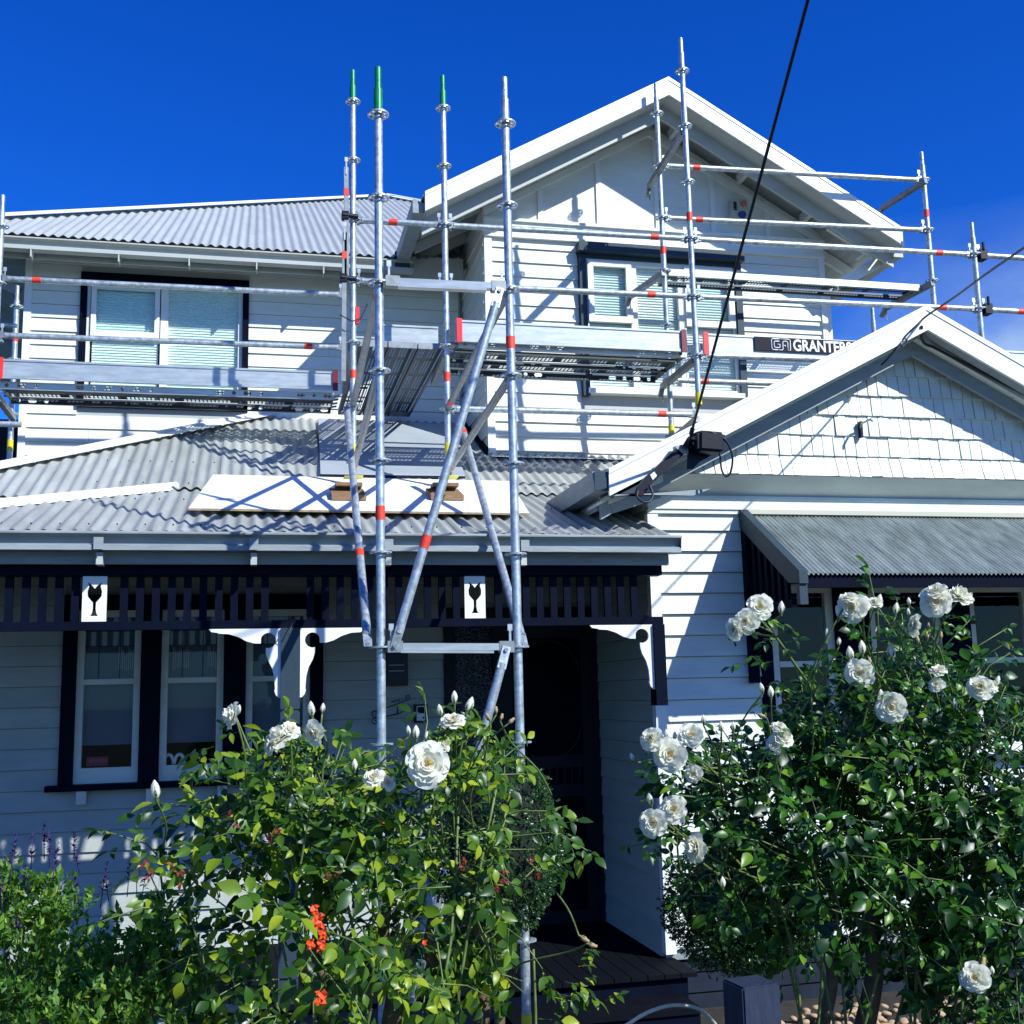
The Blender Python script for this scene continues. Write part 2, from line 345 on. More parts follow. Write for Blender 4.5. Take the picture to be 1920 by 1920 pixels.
# upper gable wall
w2 = wallx('gable_wall', 2.04, 5.47, 3.55, 5.96, YU2, .12, [hU2], GREYT)
boards_x(w2, 2.10, 5.42, 3.70, 5.79, YU2, .1385, 5.685, [(2.93, 4.56, 4.26, 5.76)], WHITE, proud=.022)
MB().box(2.035, 2.105, YU2 - .034, YU2 - .001, 3.66, 5.79).build('corner_board', TRIMW, w2)
MB().box(5.415, 5.475, YU2 - .034, YU2 - .001, 3.66, 5.79).build('corner_board', TRIMW, w2)
MB().box(2.035, 5.475, YU2 - .036, YU2 - .001, 5.79, 5.955).build('belt_board', TRIMW, w2)
MB().box(2.03, 5.48, YU2 - .062, YU2 - .001, 5.931, 5.958).build('belt_moulding', TRIMW, w2)
MB().box(2.03, 5.48, YU2 - .052, YU2 - .001, 5.775, 5.80).build('belt_moulding', TRIMW, w2)
w3 = MB().box(2.0405, 2.09, YU2 + .121, YU1, 3.2, 6.1).build('side_wall', WHITE, H)
boards_y(w3, YU2 - .02, YU1 - .001, 3.4, 5.95, 2.04, .1385, 5.685, WHITE)
MB().box(5.40, 5.47, YU2 + .121, 15, 3.5, 5.9).build('side_wall', WHITE, H)
# gable field with battens
RX, RZ, SL = 3.69, 7.19, .571
gt = MB().prism([(2.04, YU2, 5.956), (5.47, YU2, 5.956), (5.47, YU2, RZ - .13 - SL * (5.47 - RX)), (RX, YU2, RZ - .13), (2.04, YU2, RZ - .13 - SL * (RX - 2.04))], (0, .1, 0)).build('gable_panel', WHITE, H)
for bx in (2.587, 3.165, 3.758, 4.327, 4.898):
    MB().box(bx - .024, bx + .024, YU2 - .018, YU2 - .0005, 5.957, RZ - .16 - SL * abs(bx - RX)).build('batten', TRIMW, gt)
for s in (-1, 1):   # raking trim under the soffit
    xe = 2.04 if s < 0 else 5.47
    MB().prism([(RX, YU2 - .03, RZ - .20), (xe, YU2 - .03, RZ - .20 - SL * abs(xe - RX)), (xe, YU2 - .03, RZ - .27 - SL * abs(xe - RX)), (RX, YU2 - .03, RZ - .27)], (0, .0295, 0)).build('raking_trim', TRIMW, gt)

def barge(ax, az, sl, xl, xr, Yf, top, low, back, mtop, mlow, parent=H, apx=0):
    for xe in (xl, xr):
        ze = az - sl * abs(xe - ax)
        MB().prism([(ax, Yf, az), (xe, Yf, ze), (xe, Yf, ze - top), (ax, Yf, az - top)], (0, .028, 0)).build('barge_board', mtop, parent)
        MB().prism([(ax, Yf + back, az - top + .03), (xe, Yf + back, ze - top + .03), (xe, Yf + back, ze - top - low), (ax, Yf + back, az - top - low)], (0, .03, 0)).build('inner_fascia', mlow, parent)
        MB().prism([(ax, Yf + .02, az - top + .012), (xe, Yf + .02, ze - top + .012), (xe, Yf + .02, ze - top), (ax, Yf + .02, az - top)], (0, back, 0)).build('barge_soffit', mlow, parent)
        s = -1 if xe < ax else 1
        MB().prism([(ax, Yf - .006, az + .012), (xe, Yf - .006, ze + .012), (xe, Yf - .006, ze - .022), (ax, Yf - .006, az - .022)], (0, .0055, 0)).build('capping_edge', CAP, parent)
# upper gable roof
barge(RX, RZ, SL, 1.40, 6.0, 9.18, .165, .135, .21, TRIMW, GREYT)
for s in (-1, 1):
    xe = 1.38 if s < 0 else 6.02
    ze = RZ - SL * abs(xe - RX)
    r = MB().prism([(RX, 9.21, RZ - .002), (xe, 9.21, ze - .002), (xe, 9.21, ze - .022), (RX, 9.21, RZ - .022)], (0, 7, 0)).build('roof_slope', ROOF, H)
    sf = MB()   # corrugated underside
    n = 40
    vs = []; fs = []
    for i in range(n + 1):
        y = 9.36 + (YU2 + .02 - 9.36) * 1.0
    for j in range(0, 90):
        t = j / 89; X = RX + (xe - RX) * t; z = RZ - SL * abs(X - RX) - .035 + .008 * math.sin(abs(X - RX) * 2 * math.pi / .082)
        vs += [(X, 9.35, z), (X, 11.4, z)]
    for j in range(89): fs.append([2 * j, 2 * j + 1, 2 * j + 3, 2 * j + 2])
    sf.add(vs, fs, True).build('soffit_iron', GREYT, r)
    for q in (.10, .40, .68, .93):     # outriggers from wall to barge
        X = RX + (xe - RX) * q; z = RZ - SL * abs(X - RX) - .105
        MB().beam((X, 9.36, z), (X, YU2, z), .045, .09).build('outrigger', TRIMW, r)
    for q in ((.2, .0), ):
        pass
# eave gutters and rafters of the upper gable
g = MB().prism([(1.30, 9.24, 5.72), (1.30, 9.24, 5.845), (1.325, 9.24, 5.845), (1.42, 9.24, 5.80), (1.42, 9.24, 5.72)], (0, 1.2, 0)).build('gutter', BARGE, H)
MB().box(1.285, 1.43, 10.40, 10.44, 5.66, 5.83).build('gutter_end', NAVYG, g)
for q in range(5): MB().beam((1.44, 9.5 + q * .38, 5.80), (2.04, 9.5 + q * .38, 6.12), .04, .09).build('rafter_tail', GREYT, H)
g = MB().prism([(6.08, 9.34, 5.66), (6.08, 9.34, 5.79), (5.98, 9.34, 5.76), (5.98, 9.34, 5.66)], (0, 5, 0)).build('gutter', GREYT, H)
for q in range(3): MB().beam((5.47, 9.62 + q * .5, 6.08 - .02), (6.0, 9.62 + q * .5, 5.76), .045, .10).build('rafter_tail', TRIMW, H)
MB().beam((5.47, 9.6, 5.42), (6.0, 9.6, 5.72), .05, .10).build('eave_strut', TRIMW, H)
MB().tube((5.60, 10.0, 3.6), (5.60, 10.0, 5.62), .04).build('downpipe', TRIMW, H)
# upper left roof
def corr(name, poly, zf, mt, parent, pitch=.086, amp=.0120, steps=6):
    xs0 = min(p[0] for p in poly); xs1 = max(p[0] for p in poly); n = int((xs1 - xs0) / pitch * steps)
    vs = []; fs = []; prev = False
    def rng(x):
        ys = []
        for i in range(len(poly)):
            a, b = poly[i], poly[(i + 1) % len(poly)]
            if (a[0] - x) * (b[0] - x) <= 0 and a[0] != b[0]: ys.append(a[1] + (b[1] - a[1]) * (x - a[0]) / (b[0] - a[0]))
        return (min(ys), max(ys)) if len(ys) > 1 else (0, 0)
    for i in range(n + 1):
        x = xs0 + (xs1 - xs0) * (i + .001) / (n + .002); y0, y1 = rng(x); dz = amp * math.cos(x * 2 * math.pi / pitch)
        K = 3
        vs += [(x, y0 + (y1 - y0) * k / K, zf(y0 + (y1 - y0) * k / K) + dz) for k in range(K + 1)]
        if i:
            for k in range(K): a = (i - 1) * (K + 1) + k; fs.append([a, a + K + 1, a + K + 2, a + 1])
    return MB().add(vs, fs, True).build(name, mt, parent)
zU = lambda y: 5.775 + .55 * (y - 10.4)
def roof(name, poly, zf, mt, cover=.774):
    x0 = min(p[0] for p in poly); x1 = max(p[0] for p in poly); par = None; k = 0; x = x0
    def clip(P, c, keep):
        out = []
        for i in range(len(P)):
            a, b = P[i], P[(i + 1) % len(P)]; ia, ib = (a[0] - c) * keep >= 0, (b[0] - c) * keep >= 0
            if ia: out.append(a)
            if ia != ib: u = (c - a[0]) / (b[0] - a[0]); out.append((c, a[1] + (b[1] - a[1]) * u))
        return out
    while x < x1 - .02:
        q = clip(clip(poly, x, 1), min(x + cover + .05, x1), -1)
        if len(q) > 2 and max(a[0] for a in q) - min(a[0] for a in q) > .02:
            dz = .0025 * (k % 2); o = corr('roofing_sheet' if par else name, q, lambda y, dz=dz: zf(y) + dz, mt, par or H); par = par or o; k += 1
        x += cover
    return par
rU = roof('roof_slope', [(-3.24, 10.36), (1.55, 10.36), (2.5, 11.5), (3.2, 15.3), (2.018, 17.07)], zU, ROOF)
MB().prism([(-3.24, 10.36, zU(10.36) - .01), (2.018, 17.07, zU(17.07) - .01), (-3.24, 20, zU(10.36) - .01)], (0, 0, -.01)).build('roof_slope', ROOF, H)
def capping(p, q, w=.11, name='hip_capping', mt=CAP, roll=.028, up=.03):
    p = Vector(p) + Vector((0, 0, up)); q = Vector(q) + Vector((0, 0, up)); d = (q - p).normalized(); s_ = d.cross(Vector((0, 0, 1))).normalized()
    prof = [(-w, -.035), (-.03, -.0), (-.022, .018), (0, .03), (.022, .018), (.03, 0), (w, -.035)]
    vs = [p + s_ * a + Vector((0, 0, b)) for a, b in prof] + [q + s_ * a + Vector((0, 0, b)) for a, b in prof]; n = len(prof)
    return MB().add(vs, [[i, i + 1, n + i + 1, n + i] for i in range(n - 1)], False).build(name, mt, H)
capping((-3.24, 10.36, zU(10.36)), (2.018, 17.07, zU(17.07)), .16)
capping((2.018, 17.07, zU(17.07)), (3.4, 14.9, zU(14.9)), .14)
MB().box(-3.2, 1.98, 10.55, 10.57, 5.60, 5.852).build('fascia', GREYT, H)
def gutter(x0, x1, Y, z, h=.12, d=.11, mt=GREYT, mt2=None):
    g = MB().prism([(x0, Y - .010, z), (x0, Y - .012, z - .012), (x0, Y + .036, z - .022), (x0, Y + .040, z - .062), (x0, Y + .008, z - .072), (x0, Y + .008, z - h), (x0, Y + d, z - h), (x0, Y + d, z - h + .008), (x0, Y + .016, z - h + .008), (x0, Y + .016, z - .066), (x0, Y + .046, z - .058), (x0, Y + .042, z - .018), (x0, Y - .004, z - .006)], (x1 - x0, 0, 0)).build('gutter', mt, H)
    MB().add([(x0, Y - .002, z), (x0, Y + d, z), (x0, Y + d, z - h), (x0, Y + .01, z - h)], [[0, 1, 2, 3]]).build('gutter_end', mt, g)
    MB().add([(x1, Y - .002, z), (x1, Y + d, z), (x1, Y + d, z - h), (x1, Y + .01, z - h)], [[3, 2, 1, 0]]).build('gutter_end', mt, g)
    MB().tube((x0, Y - .004, z - .006), (x1, Y - .004, z - .006), .009, 8).build('gutter_bead', mt, g)
    return g
gU = gutter(-3.2, 1.46, 10.38, 5.735, .105, mt=GREYT)
for q in (-2.0 + .0, -1.25, -.63, -.02, .6, 1.15): MB().box(q, q + .012, 10.39, 10.52, 5.56, 5.63).build('gutter_bracket', GREYT, gU)
MB().box(-3.2, 2.02, 10.57, YU1 - .002, 5.735, 5.755).build('eave_soffit', GREYT, H)
MB().beam((-2.9, 10.9, 5.70), (-2.17, 10.9, 5.40), .05, .09).build('eave_strut', BARGE, H)
MB().beam((-2.9, 11.5, 5.70), (-2.17, 11.5, 5.20), .05, .09).build('eave_strut', BARGE, H)
MB().beam((-2.75, 12.1, 5.55), (-2.17, 12.1, 5.0), .05, .12).build('eave_strut', BARGE, H)

# lower main roof and verandah roof
zM = lambda y: 3.178 + .50 * (y - 8.7)
zV = lambda y: 2.59 + .33 * (y - 7.0)
mA_, mB_ = onp(0, 884, 8.7, 3.155, .5), onp(300, 824, 8.7, 3.155, .5); mk = (mB_.x - mA_.x) / (mB_.y - mA_.y)
mX = lambda y: mA_.x + mk * (y - mA_.y)
yE = onp(0, 938, 8.7, 3.155, .5).y
hA_, hB_ = onp(0, 950, 7.0, 2.59, .33), onp(330, 917, 7.0, 2.59, .33); hk = (hB_.x - hA_.x) / (hB_.y - hA_.y)
hX = lambda y: hA_.x + hk * (y - hA_.y)
roof('roof_slope', [(mX(yE), yE), (hX(yE) - .05, yE), (hX(8.66) - .03, 8.66), (2.50, 8.66), (3.57, 9.79), (3.57, 11.09), (mX(11.09), 11.09)], zM, ROOFO)
roof('verandah_roof', [(hX(7.0), 7.0), (2.70, 7.0), (2.70, 8.82), (hX(8.82), 8.82)], zV, ROOFO)
capping((mX(yE), yE, zM(yE)), (mX(11.09), 11.09, zM(11.09)), .13)
capping((hX(7.0), 7.0, zV(7.0)), (hB_.x, hB_.y, zV(hB_.y)), .045, up=.026)
MB().add([(hX(7.0), 7.0, zV(7.0) - .01), (hX(8.66), 8.66, zV(8.66) - .01), (hX(7.0), 8.66, zV(7.0) - .01)], [[0, 1, 2]]).build('roof_slope', ROOFO, H)
MB().add([(mX(yE), yE, zM(yE) - .01), (mX(11.09), 11.09, zM(11.09) - .01), (mX(yE), 11.09, zM(yE) - .01)], [[0, 1, 2]]).build('roof_slope', ROOFO, H)
gutter(mX(yE), hX(yE) - .1, yE - .07, zM(yE) - .02, .1)
MB().box(2.04, 3.6, YU2 - .05, YU2 - .025, 3.655, 3.70).build('apron_flashing', TRIMW, H)
MB().add([(2.04, YU2 - .03, 3.70), (3.62, YU2 - .03, 3.70), (3.62, YU2 - .20, 3.655), (2.04, YU2 - .20, 3.655)], [[3, 2, 1, 0]]).build('apron_flashing', CAP, H)
MB().beam((2.02, YU2 - .02, 3.70), (2.02, YU1, 4.30), .02, .16).build('side_flashing', NAVY, H)
# roof screws
scr = MB()
for (yy, zf, xa, xb) in ((8.75, zM, -1.2, -.4), (9.3, zM, -1.2, .2), (9.4, zM, 1.9, 3.1), (8.78, zM, 2.0, 2.5), (7.2, zV, -2.2, 2.5), (8.2, zV, -.9, -.4), (8.0, zV, 2.1, 2.5)):
    x = math.ceil(xa / .164) * .164
    while x < xb: scr.tube((x, yy, zf(yy) + .006), (x, yy, zf(yy) + .014), .005, 6); x += .164
scr.build('roof_screws', BLACKM, H)['kind'] = 'stuff'
XK = 1.105
gV = gutter(-2.66, 2.47, 6.29, 2.492, .098, mt=BARGE)  # shade on the gutter front is put into this darker grey
for q in (aY(188, 1040, 6.36).x, aY(476, 1040, 6.36).x, aY(727, 1040, 6.36).x, aY(980, 1040, 6.36).x):
    MB().box(q - .017, q + .017, 6.33, 6.42, 2.32, 2.385).build('gutter_bracket', GREYT, gV)
    MB().box(q - .026, q - .022 + .045, 6.283, 6.288, 2.396, 2.46).build('gutter_strap', BARGE, gV)
MB().box(-2.6, 2.43, 6.41, 6.43, 2.33, 2.47).build('fascia', BARGE, H)
# verandah ceiling, floor, frieze, posts
MB().box(-2.6, 2.44, 6.56, YW - .001, 2.42, 2.44).build('verandah_ceiling', NAVYG, H)
fl = MB().box(-3.0, 2.45, 6.46, YW, -.06, -.03).build('verandah_floor', DECKT, H)
x = -3.0
while x < 2.44: MB().box(x, x + .094, 6.42, YW - .001, -.0295, -.005).build('floor_board', DECKT, fl); x += .1
MB().box(-3.0, 2.45, 6.46, 6.5, GO, -.06).build('verandah_skirt', NAVY, H)
for k, (a, b) in enumerate(((6.14, -.12), (5.84, -.235))):
    MB().box(1.35, 2.40, a, a + .32, b - .03, b).build('step_tread', DECKT, H); MB().box(1.35, 2.40, a + .02, a + .04, GO, b - .03).build('step_riser', NAVY, H)
YF = 6.5
fr = MB().box(-2.6, 2.40, YF - .045, YF + .045, 2.275, 2.42).build('frieze_beam', NAVY, H)
MB().box(-2.6, 2.40, YF - .032, YF + .032, 1.98, 2.026).build('frieze_rail', NAVY, H)
pans = [(-.904, -.779), (1.19, 1.312)]
x = -2.55
while x < 2.24:
    if not any(a - .035 < x + .02 < b + .03 for a, b in pans) and not (.12 < x + .02 < .28): MB().box(x, x + .041, YF - .012, YF + .012, 2.0265, 2.2745).build('frieze_slat', NAVY, H)
    x += .0835
tul = [(-.030, .165), (-.022, .125), (-.033, .105), (-.036, .075), (-.030, .050), (-.015, .035), (-.009, .028), (-.008, -.01), (-.012, -.04), (-.022, -.055), (.022, -.055), (.012, -.04), (.008, -.01), (.009, .028), (.015, .035), (.030, .050), (.036, .075), (.033, .105), (.022, .125)]
tul = [(-.037, .145), (-.030, .118), (-.038, .09), (-.036, .062), (-.020, .040), (-.009, .028), (-.008, -.01), (-.012, -.035), (-.021, -.05), (.021, -.05), (.012, -.035), (.008, -.01), (.009, .028), (.020, .040), (.036, .062), (.038, .09), (.030, .118), (.037, .145), (.012, .122), (0, .105), (-.012, .122)]
for a, b in pans:
    w = b - a; cx = (a + b) / 2
    me = curvemesh('tulip_panel', [[(-w / 2, -.1225), (w / 2, -.1225), (w / 2, .1225), (-w / 2, .1225)], [(p[0], p[1] * .95 - .045) for p in tul]], .014, TRIMW, lambda c: Vector((cx + c.x, YF - .022 + c.z, 2.1485 + c.y)), H.location)
    link('tulip_panel', me, H)
pst = MB()
pst.box(.148, .253, YF - .052, YF + .052, 1.535, 1.98); pst.box(.155, .246, YF - .045, YF + .045, 1.52, 1.535)
pst.box(.148, .253, YF - .052, YF + .052, 1.455, 1.52); pst.box(.158, .243, YF - .042, YF + .042, .6, 1.455); pst.box(.148, .253, YF - .052, YF + .052, -.005, .6)
pst.build('verandah_post', NAVYG, H)
MB().box(2.33, 2.40, YF - .05, YF + .05, 1.50, 1.98).build('half_post', NAVY, H)
def brk(px, side):
    c = .000528
    P = [(835, 210), (95, 210), (120, 240), (190, 250), (195, 258), (300, 264), (400, 296), (480, 340), (560, 364), (628, 366)]
    cx, cy, R = 705, 335, 80
    for k in range(0, 15):
        t = math.radians(158 - k * (158 + 108) / 14); P.append((cx + R * math.cos(t), cy - R * math.sin(t)))
    P += [(680, 418), (682, 470), (700, 535), (745, 620), (770, 720), (778, 835), (772, 860), (785, 900), (812, 930), (835, 935)]
    pts = [((835 - a) * c * -side, -(b - 210) * c) for a, b in P]
    me = curvemesh('fretwork_bracket', [pts], .022, TRIMW, lambda q: Vector((px + q.x * -1 * -1, YF - .02 + q.z, 1.979 + q.y)), H.location)
    return link('fretwork_bracket', me, H)
brk(.148, 1); brk(.253, -1); brk(2.33, 1)
MB().path([aY(548, 1168, 6.44), aY(546, 1176, 6.41), aY(540, 1190, 6.41), aY(534, 1186, 6.41), aY(536, 1180, 6.42)], .003, 6).build('post_hook', IRON, H)

XK = 1.0
# ------------------------------------------------------------------ windows
def sash(win, x0, x1, z0, z1, Y, fw=.045, bot=None, rail=None, blindm=None, bz=None, mt=TRIMW, slat=False, deep=.04, bY=.09):
    bot = bot or fw
    s_ = MB(); s_.box(x0, x0 + fw, Y, Y + deep, z0, z1); s_.box(x1 - fw, x1, Y, Y + deep, z0, z1)
    s_.box(x0 + fw, x1 - fw, Y + .001, Y + deep, z0, z0 + bot); s_.box(x0 + fw, x1 - fw, Y + .001, Y + deep, z1 - fw, z1)
    if rail: s_.box(x0 + fw, x1 - fw, Y - .004, Y + deep, rail - .018, rail + .018)
    so_ = s_.build('sash', mt, win)
    MB().add([(x0 + fw, Y + .02, z0 + bot), (x1 - fw, Y + .02, z0 + bot), (x1 - fw, Y + .02, z1 - fw), (x0 + fw, Y + .02, z1 - fw)], [[0, 1, 2, 3]]).build('pane', GLASS, win)
    if blindm is not None:
        zb = bz if bz is not None else z0 + bot
        if slat:
            b = MB(); z = zb
            while z < z1 - .01: b.add([(x0 + .01, Y + bY - .012, z), (x1 - .01, Y + bY - .012, z), (x1 - .01, Y + bY + .004, z + .021), (x0 + .01, Y + bY + .004, z + .021), (x1 - .01, Y + bY - .012, z + .0265), (x0 + .01, Y + bY - .012, z + .0265)], [[0, 1, 2, 3], [3, 2, 4, 5]]); z += .0265
            b.build('blind', blindm, win)
        else: MB().box(x0 + .01, x1 - .01, Y + bY, Y + bY + .004, zb, z1).build('blind', blindm, win)
def room(win, h, Y, d=1.2):
    MB().add([(h[0], Y, h[2]), (h[1], Y, h[2]), (h[1], Y, h[3]), (h[0], Y, h[3]), (h[0], Y + d, h[2]), (h[1], Y + d, h[2]), (h[1], Y + d, h[3]), (h[0], Y + d, h[3])],
             [[4, 5, 6, 7], [0, 4, 7, 3], [5, 1, 2, 6], [0, 1, 5, 4], [7, 6, 2, 3]]).build('room_behind', INT, win)
XK = .979
# upper left window
win = MB().box(-1.66, -1.60, YU1 - .05, YU1 + .02, 4.36, 5.62).box(-.145, -.085, YU1 - .05, YU1 + .02, 4.36, 5.62).box(-1.66, -.085, YU1 - .055, YU1 + .02, 5.62, 5.69).box(-1.66, -.085, YU1 - .05, YU1 + .02, 4.36, 4.42).build('window', NAVY, H)
sash(win, -1.60, -.89, 4.42, 5.62, YU1 - .01, .03, deep=.06)
sash(win, -1.56, -.93, 5.06, 5.58, YU1 - .035, .045, bot=.055, deep=.04, blindm=BLIND, slat=True, bz=4.44, bY=.075)
sash(win, -.89, -.145, 4.42, 5.62, YU1 - .01, .04, deep=.06, blindm=BLIND, slat=True, bY=.055)
room(win, hU1, YU1 + .13)
XK = 1.0
# gable window
win = MB().box(2.935, 3.0, YU2 - .07, YU2 + .02, 4.28, 5.64).box(4.50, 4.565, YU2 - .07, YU2 + .02, 4.24, 5.64).box(2.92, 4.58, YU2 - .13, YU2 + .02, 5.66, 5.75).box(2.935, 4.565, YU2 - .05, YU2 + .02, 5.62, 5.66).build('window', NAVYG, H)
MB().box(2.98, 4.52, YU2 - .10, YU2 + .02, 4.30, 4.345).build('sill', TRIMW, win)
sash(win, 3.0, 3.46, 4.36, 5.62, YU2 - .035, .022, deep=.05)
sash(win, 3.018, 3.45, 5.0, 5.60, YU2 - .055, .055, bot=.06, deep=.04, blindm=BLINDW, slat=True, bz=4.38, bY=.075)
sash(win, 3.46, 3.965, 4.36, 5.62, YU2 - .03, .045, deep=.05, blindm=BLINDW, slat=True, bY=.055)
sash(win, 3.965, 4.50, 4.36, 5.62, YU2 - .035, .022, deep=.05)
sash(win, 3.985, 4.485, 5.0, 5.60, YU2 - .055, .055, bot=.06, deep=.04, blindm=BLINDW, slat=True, bz=4.38, bY=.075)
room(win, hU2, YU2 + .13)
XK = 1.105
# verandah triple window
win = MB()
for a, b in ((-1.222, -1.134), (-.73, -.601), (-.195, -.048), (.38, .468)): win.box(a, b, YW - .045, YW + .03, 1.07, 2.30)
win.box(-1.222, .468, YW - .04, YW + .03, 2.20, 2.30)
win = win.build('window', NAVY, H)
MB().box(-1.29, .52, YW - .11, YW - .019, 1.035, 1.072).build('sill', NAVY, win)
for q in (-1.10, -.67, -.22, .22): MB().box(q, q + .06, YW - .085, YW - .02, .95, 1.034).build('sill_bracket', OLDW, win)
for a, b in ((-1.134, -.73), (-.601, -.195), (-.048, .38)):
    sash(win, a, b, 1.073, 2.20, YW - .005, .045, bot=.10, rail=1.728, mt=OLDW, blindm=ROLL, bz=1.315, bY=.075)
    l = MB()
    for t in (.33, .66): l.box(a + (b - a) * t - .003, a + (b - a) * t + .003, YW + .01, YW + .014, 1.75, 2.155)
    l.box(a + .045, b - .045, YW + .0095, YW + .0135, 1.96, 1.966); l.box(a + .045, b - .045, YW + .0095, YW + .0135, 2.06, 2.066)
    l.build('leadlight', IRON, win)
room(win, hW, YW + .13)
for a in (aY(224, 1180, 8.06).x, aY(325, 1200, 8.06).x, aY(390, 1200, 8.06).x):   # lace glimpsed above the rail
    m_ = MB()
    for k in range(9):
        h_ = random.uniform(.10, .17); m_.box(a + k * .0125, a + k * .0125 + .006, YW + .056, YW + .058, 1.80 + random.uniform(0, .02), 1.80 + h_)
    m_.build('lace_curtain', LACE, win)
st = MB().box(aY(162, 1428, 8.012).x, aY(203, 1428, 8.012).x, YW + .010, YW + .012, 1.183, 1.243).build('window_sticker', STICK, win)
cu = bpy.data.curves.new('t', 'FONT'); cu.body = 'BEWARE'; cu.size = .03; cu.extrude = .0004; cu.align_x = 'CENTER'
sx0 = aY(183, 1428, 8.0).x
link('sticker_text', frommesh('sticker_text', cu, mat('pale red print', (.45, .15, .14), .6), lambda c: Vector((sx0 + c.x * .95, YW + .009 - c.z, 1.207 + c.y)), H.location), win)
mm = MB()
for cx_ in (-.545, -.475):
    mm.path([(cx_ + .032 * math.cos(t), YW + .06, 1.175 + .065 * math.sin(t)) for t in [math.pi * k / 10 for k in range(11)]], .012, 8)
mm.build('white_ornament', TRIMW, win)
# front door, sidelight, screen door
dr = MB().box(1.31, 1.39, YW - .04, YW + .04, -.005, 2.2).box(1.66, 1.72, YW - .035, YW + .04, -.005, 2.12).box(2.39, 2.43, YW - .04, YW + .04, -.005, 2.12).box(1.39, 2.43, YW - .038, YW + .04, 2.07, 2.2).box(1.39, 1.66, YW - .03, YW + .03, 0, .55).build('door_frame', DOORM, H)
MB().box(1.39, 1.66, YW, YW + .012, .55, 2.07).build('sidelight', PATT, dr)
d = MB().box(1.72, 1.80, YW - .03, YW + .01, .0, 2.07).box(2.31, 2.39, YW - .03, YW + .01, .0, 2.07)
for z in (.0, .86, 1.06, 1.98): d.box(1.80, 2.31, YW - .028, YW + .008, z, z + .085)
d.build('screen_door', DOORM, dr)
for k in range(9): MB().box(1.83 + k * .055, 1.845 + k * .055, YW - .022, YW - .002, .945, 1.06).build('spindle', DOORM, dr)
for zc, sgn, rz_, zb_ in ((1.72, 1, .24, 0), (1.36, -1, .24, 0), (.25, 1, .55, 0)):
    q_ = .25 if zc > 1 else .2
    MB().path([(2.055 + q_ * math.cos(t), YW - .01, zc + sgn * rz_ * math.sin(t)) for t in [math.pi * k / 14 for k in range(15)]], .014, 6).build('door_scroll', DOORM, dr)
MB().box(1.80, 2.31, YW + .009, YW + .012, .085, 1.98).build('fly_screen', INT, dr)
wallb = MB().box(1.3, 2.44, YW + .13, YW + .2, -.1, 2.3).build('dark_hall', INT, H)
# wing window under the awning
YG_ = YA
win = MB()
for a, b in ((3.165, 3.245), (3.70, 3.947), (4.487, 4.692), (5.18, 5.30)): win.box(a, b, YA - .03, YA + .06, 1.16, 2.25)
win.box(3.165, 6.0, YA - .028, YA + .06, 2.25, 2.32)
win = win.build('window', NAVY, H)
MB().box(3.12, 6.0, YA - .09, YA - .023, 1.09, 1.125).build('sill', NAVYG, win)
MB().box(3.2, 6.0, YA - .05, YA + .06, 1.125, 1.16).build('sill_board', TRIMW, win)
for a, b in ((3.245, 3.70), (3.947, 4.487), (4.692, 5.18), (5.30, 5.9)):
    sash(win, a, b, 1.16, 2.25, YA + .0, .055, bot=.07, rail=1.735, mt=OLDW)
room(win, hA, YA + .13)
# ------------------------------------------------------------------ awning
AX0, AX1 = 3.09, 6.1
AYf, AZf, AZt = 6.03, 2.235, 2.70
aw = MB(); N_ = int((AX1 - AX0) / .030 * 5); vs = []; fs = []
for i in range(N_ + 1):
    x = AX0 + .035 + (AX1 - AX0) * i / N_; dz = .0075 * math.cos(x * 2 * math.pi / .030)
    vs += [(x, AYf - .02, AZf + dz), (x, YA - .024, AZt + dz)]
    if i: a = 2 * (i - 1); fs.append([a, a + 2, a + 3, a + 1])
A = aw.add(vs, fs, True).build('window_awning', AWN, H)
MB().box(AX0 + .03, AX1, YA - .05, YA - .0345, 2.705, 2.735).build('awning_flashing', CREAM, A)
MB().box(AX0 + .0, AX1, AYf - .0, AYf + .045, AZf - .075, AZf - .012).build('awning_beam', NAVY, A)
sideb = MB().prism([(AX0 - .025, YA - .024, 2.745), (AX0 - .025, AYf - .035, AZf + .02), (AX0 - .025, AYf - .035, AZf - .055), (AX0 - .025, AYf + .10, AZf - .04), (AX0 - .025, YA - .024, 2.62)], (.055, 0, 0)).build('awning_rake_board', NAVYG, A)
MB().box(AX0 - .02, AX0 + .03, AYf - .02, AYf + .02, 2.06, AZf - .056).build('awning_drop', NAVYG, A)
MB().box(AX0 - .02, AX0 + .03, YA - .09, YA - .024, 1.62, 2.62).build('awning_stile', NAVY, A)
for k in range(6):
    y = YA - .17 - k * .085; zt = 2.62 - (YA - y) * .60
    MB().box(AX0 - .01, AX0 + .015, y - .018, y + .018, 2.08 if k < 5 else 2.1, zt).build('awning_slat', NAVY, A)
MB().box(AX0 - .012, AX0 + .022, AYf + .1, YA - .09, 2.055, 2.10).build('awning_rail', NAVY, A)
MB().prism([(AX0, YA - .09, 2.055), (AX0, AYf + .25, 2.055), (AX0, AYf + .36, 2.02), (AX0, YA - .22, 1.93), (AX0, YA - .15, 1.82), (AX0, YA - .09, 1.70)], (.02, 0, 0)).build('awning_bracket', NAVY, A)

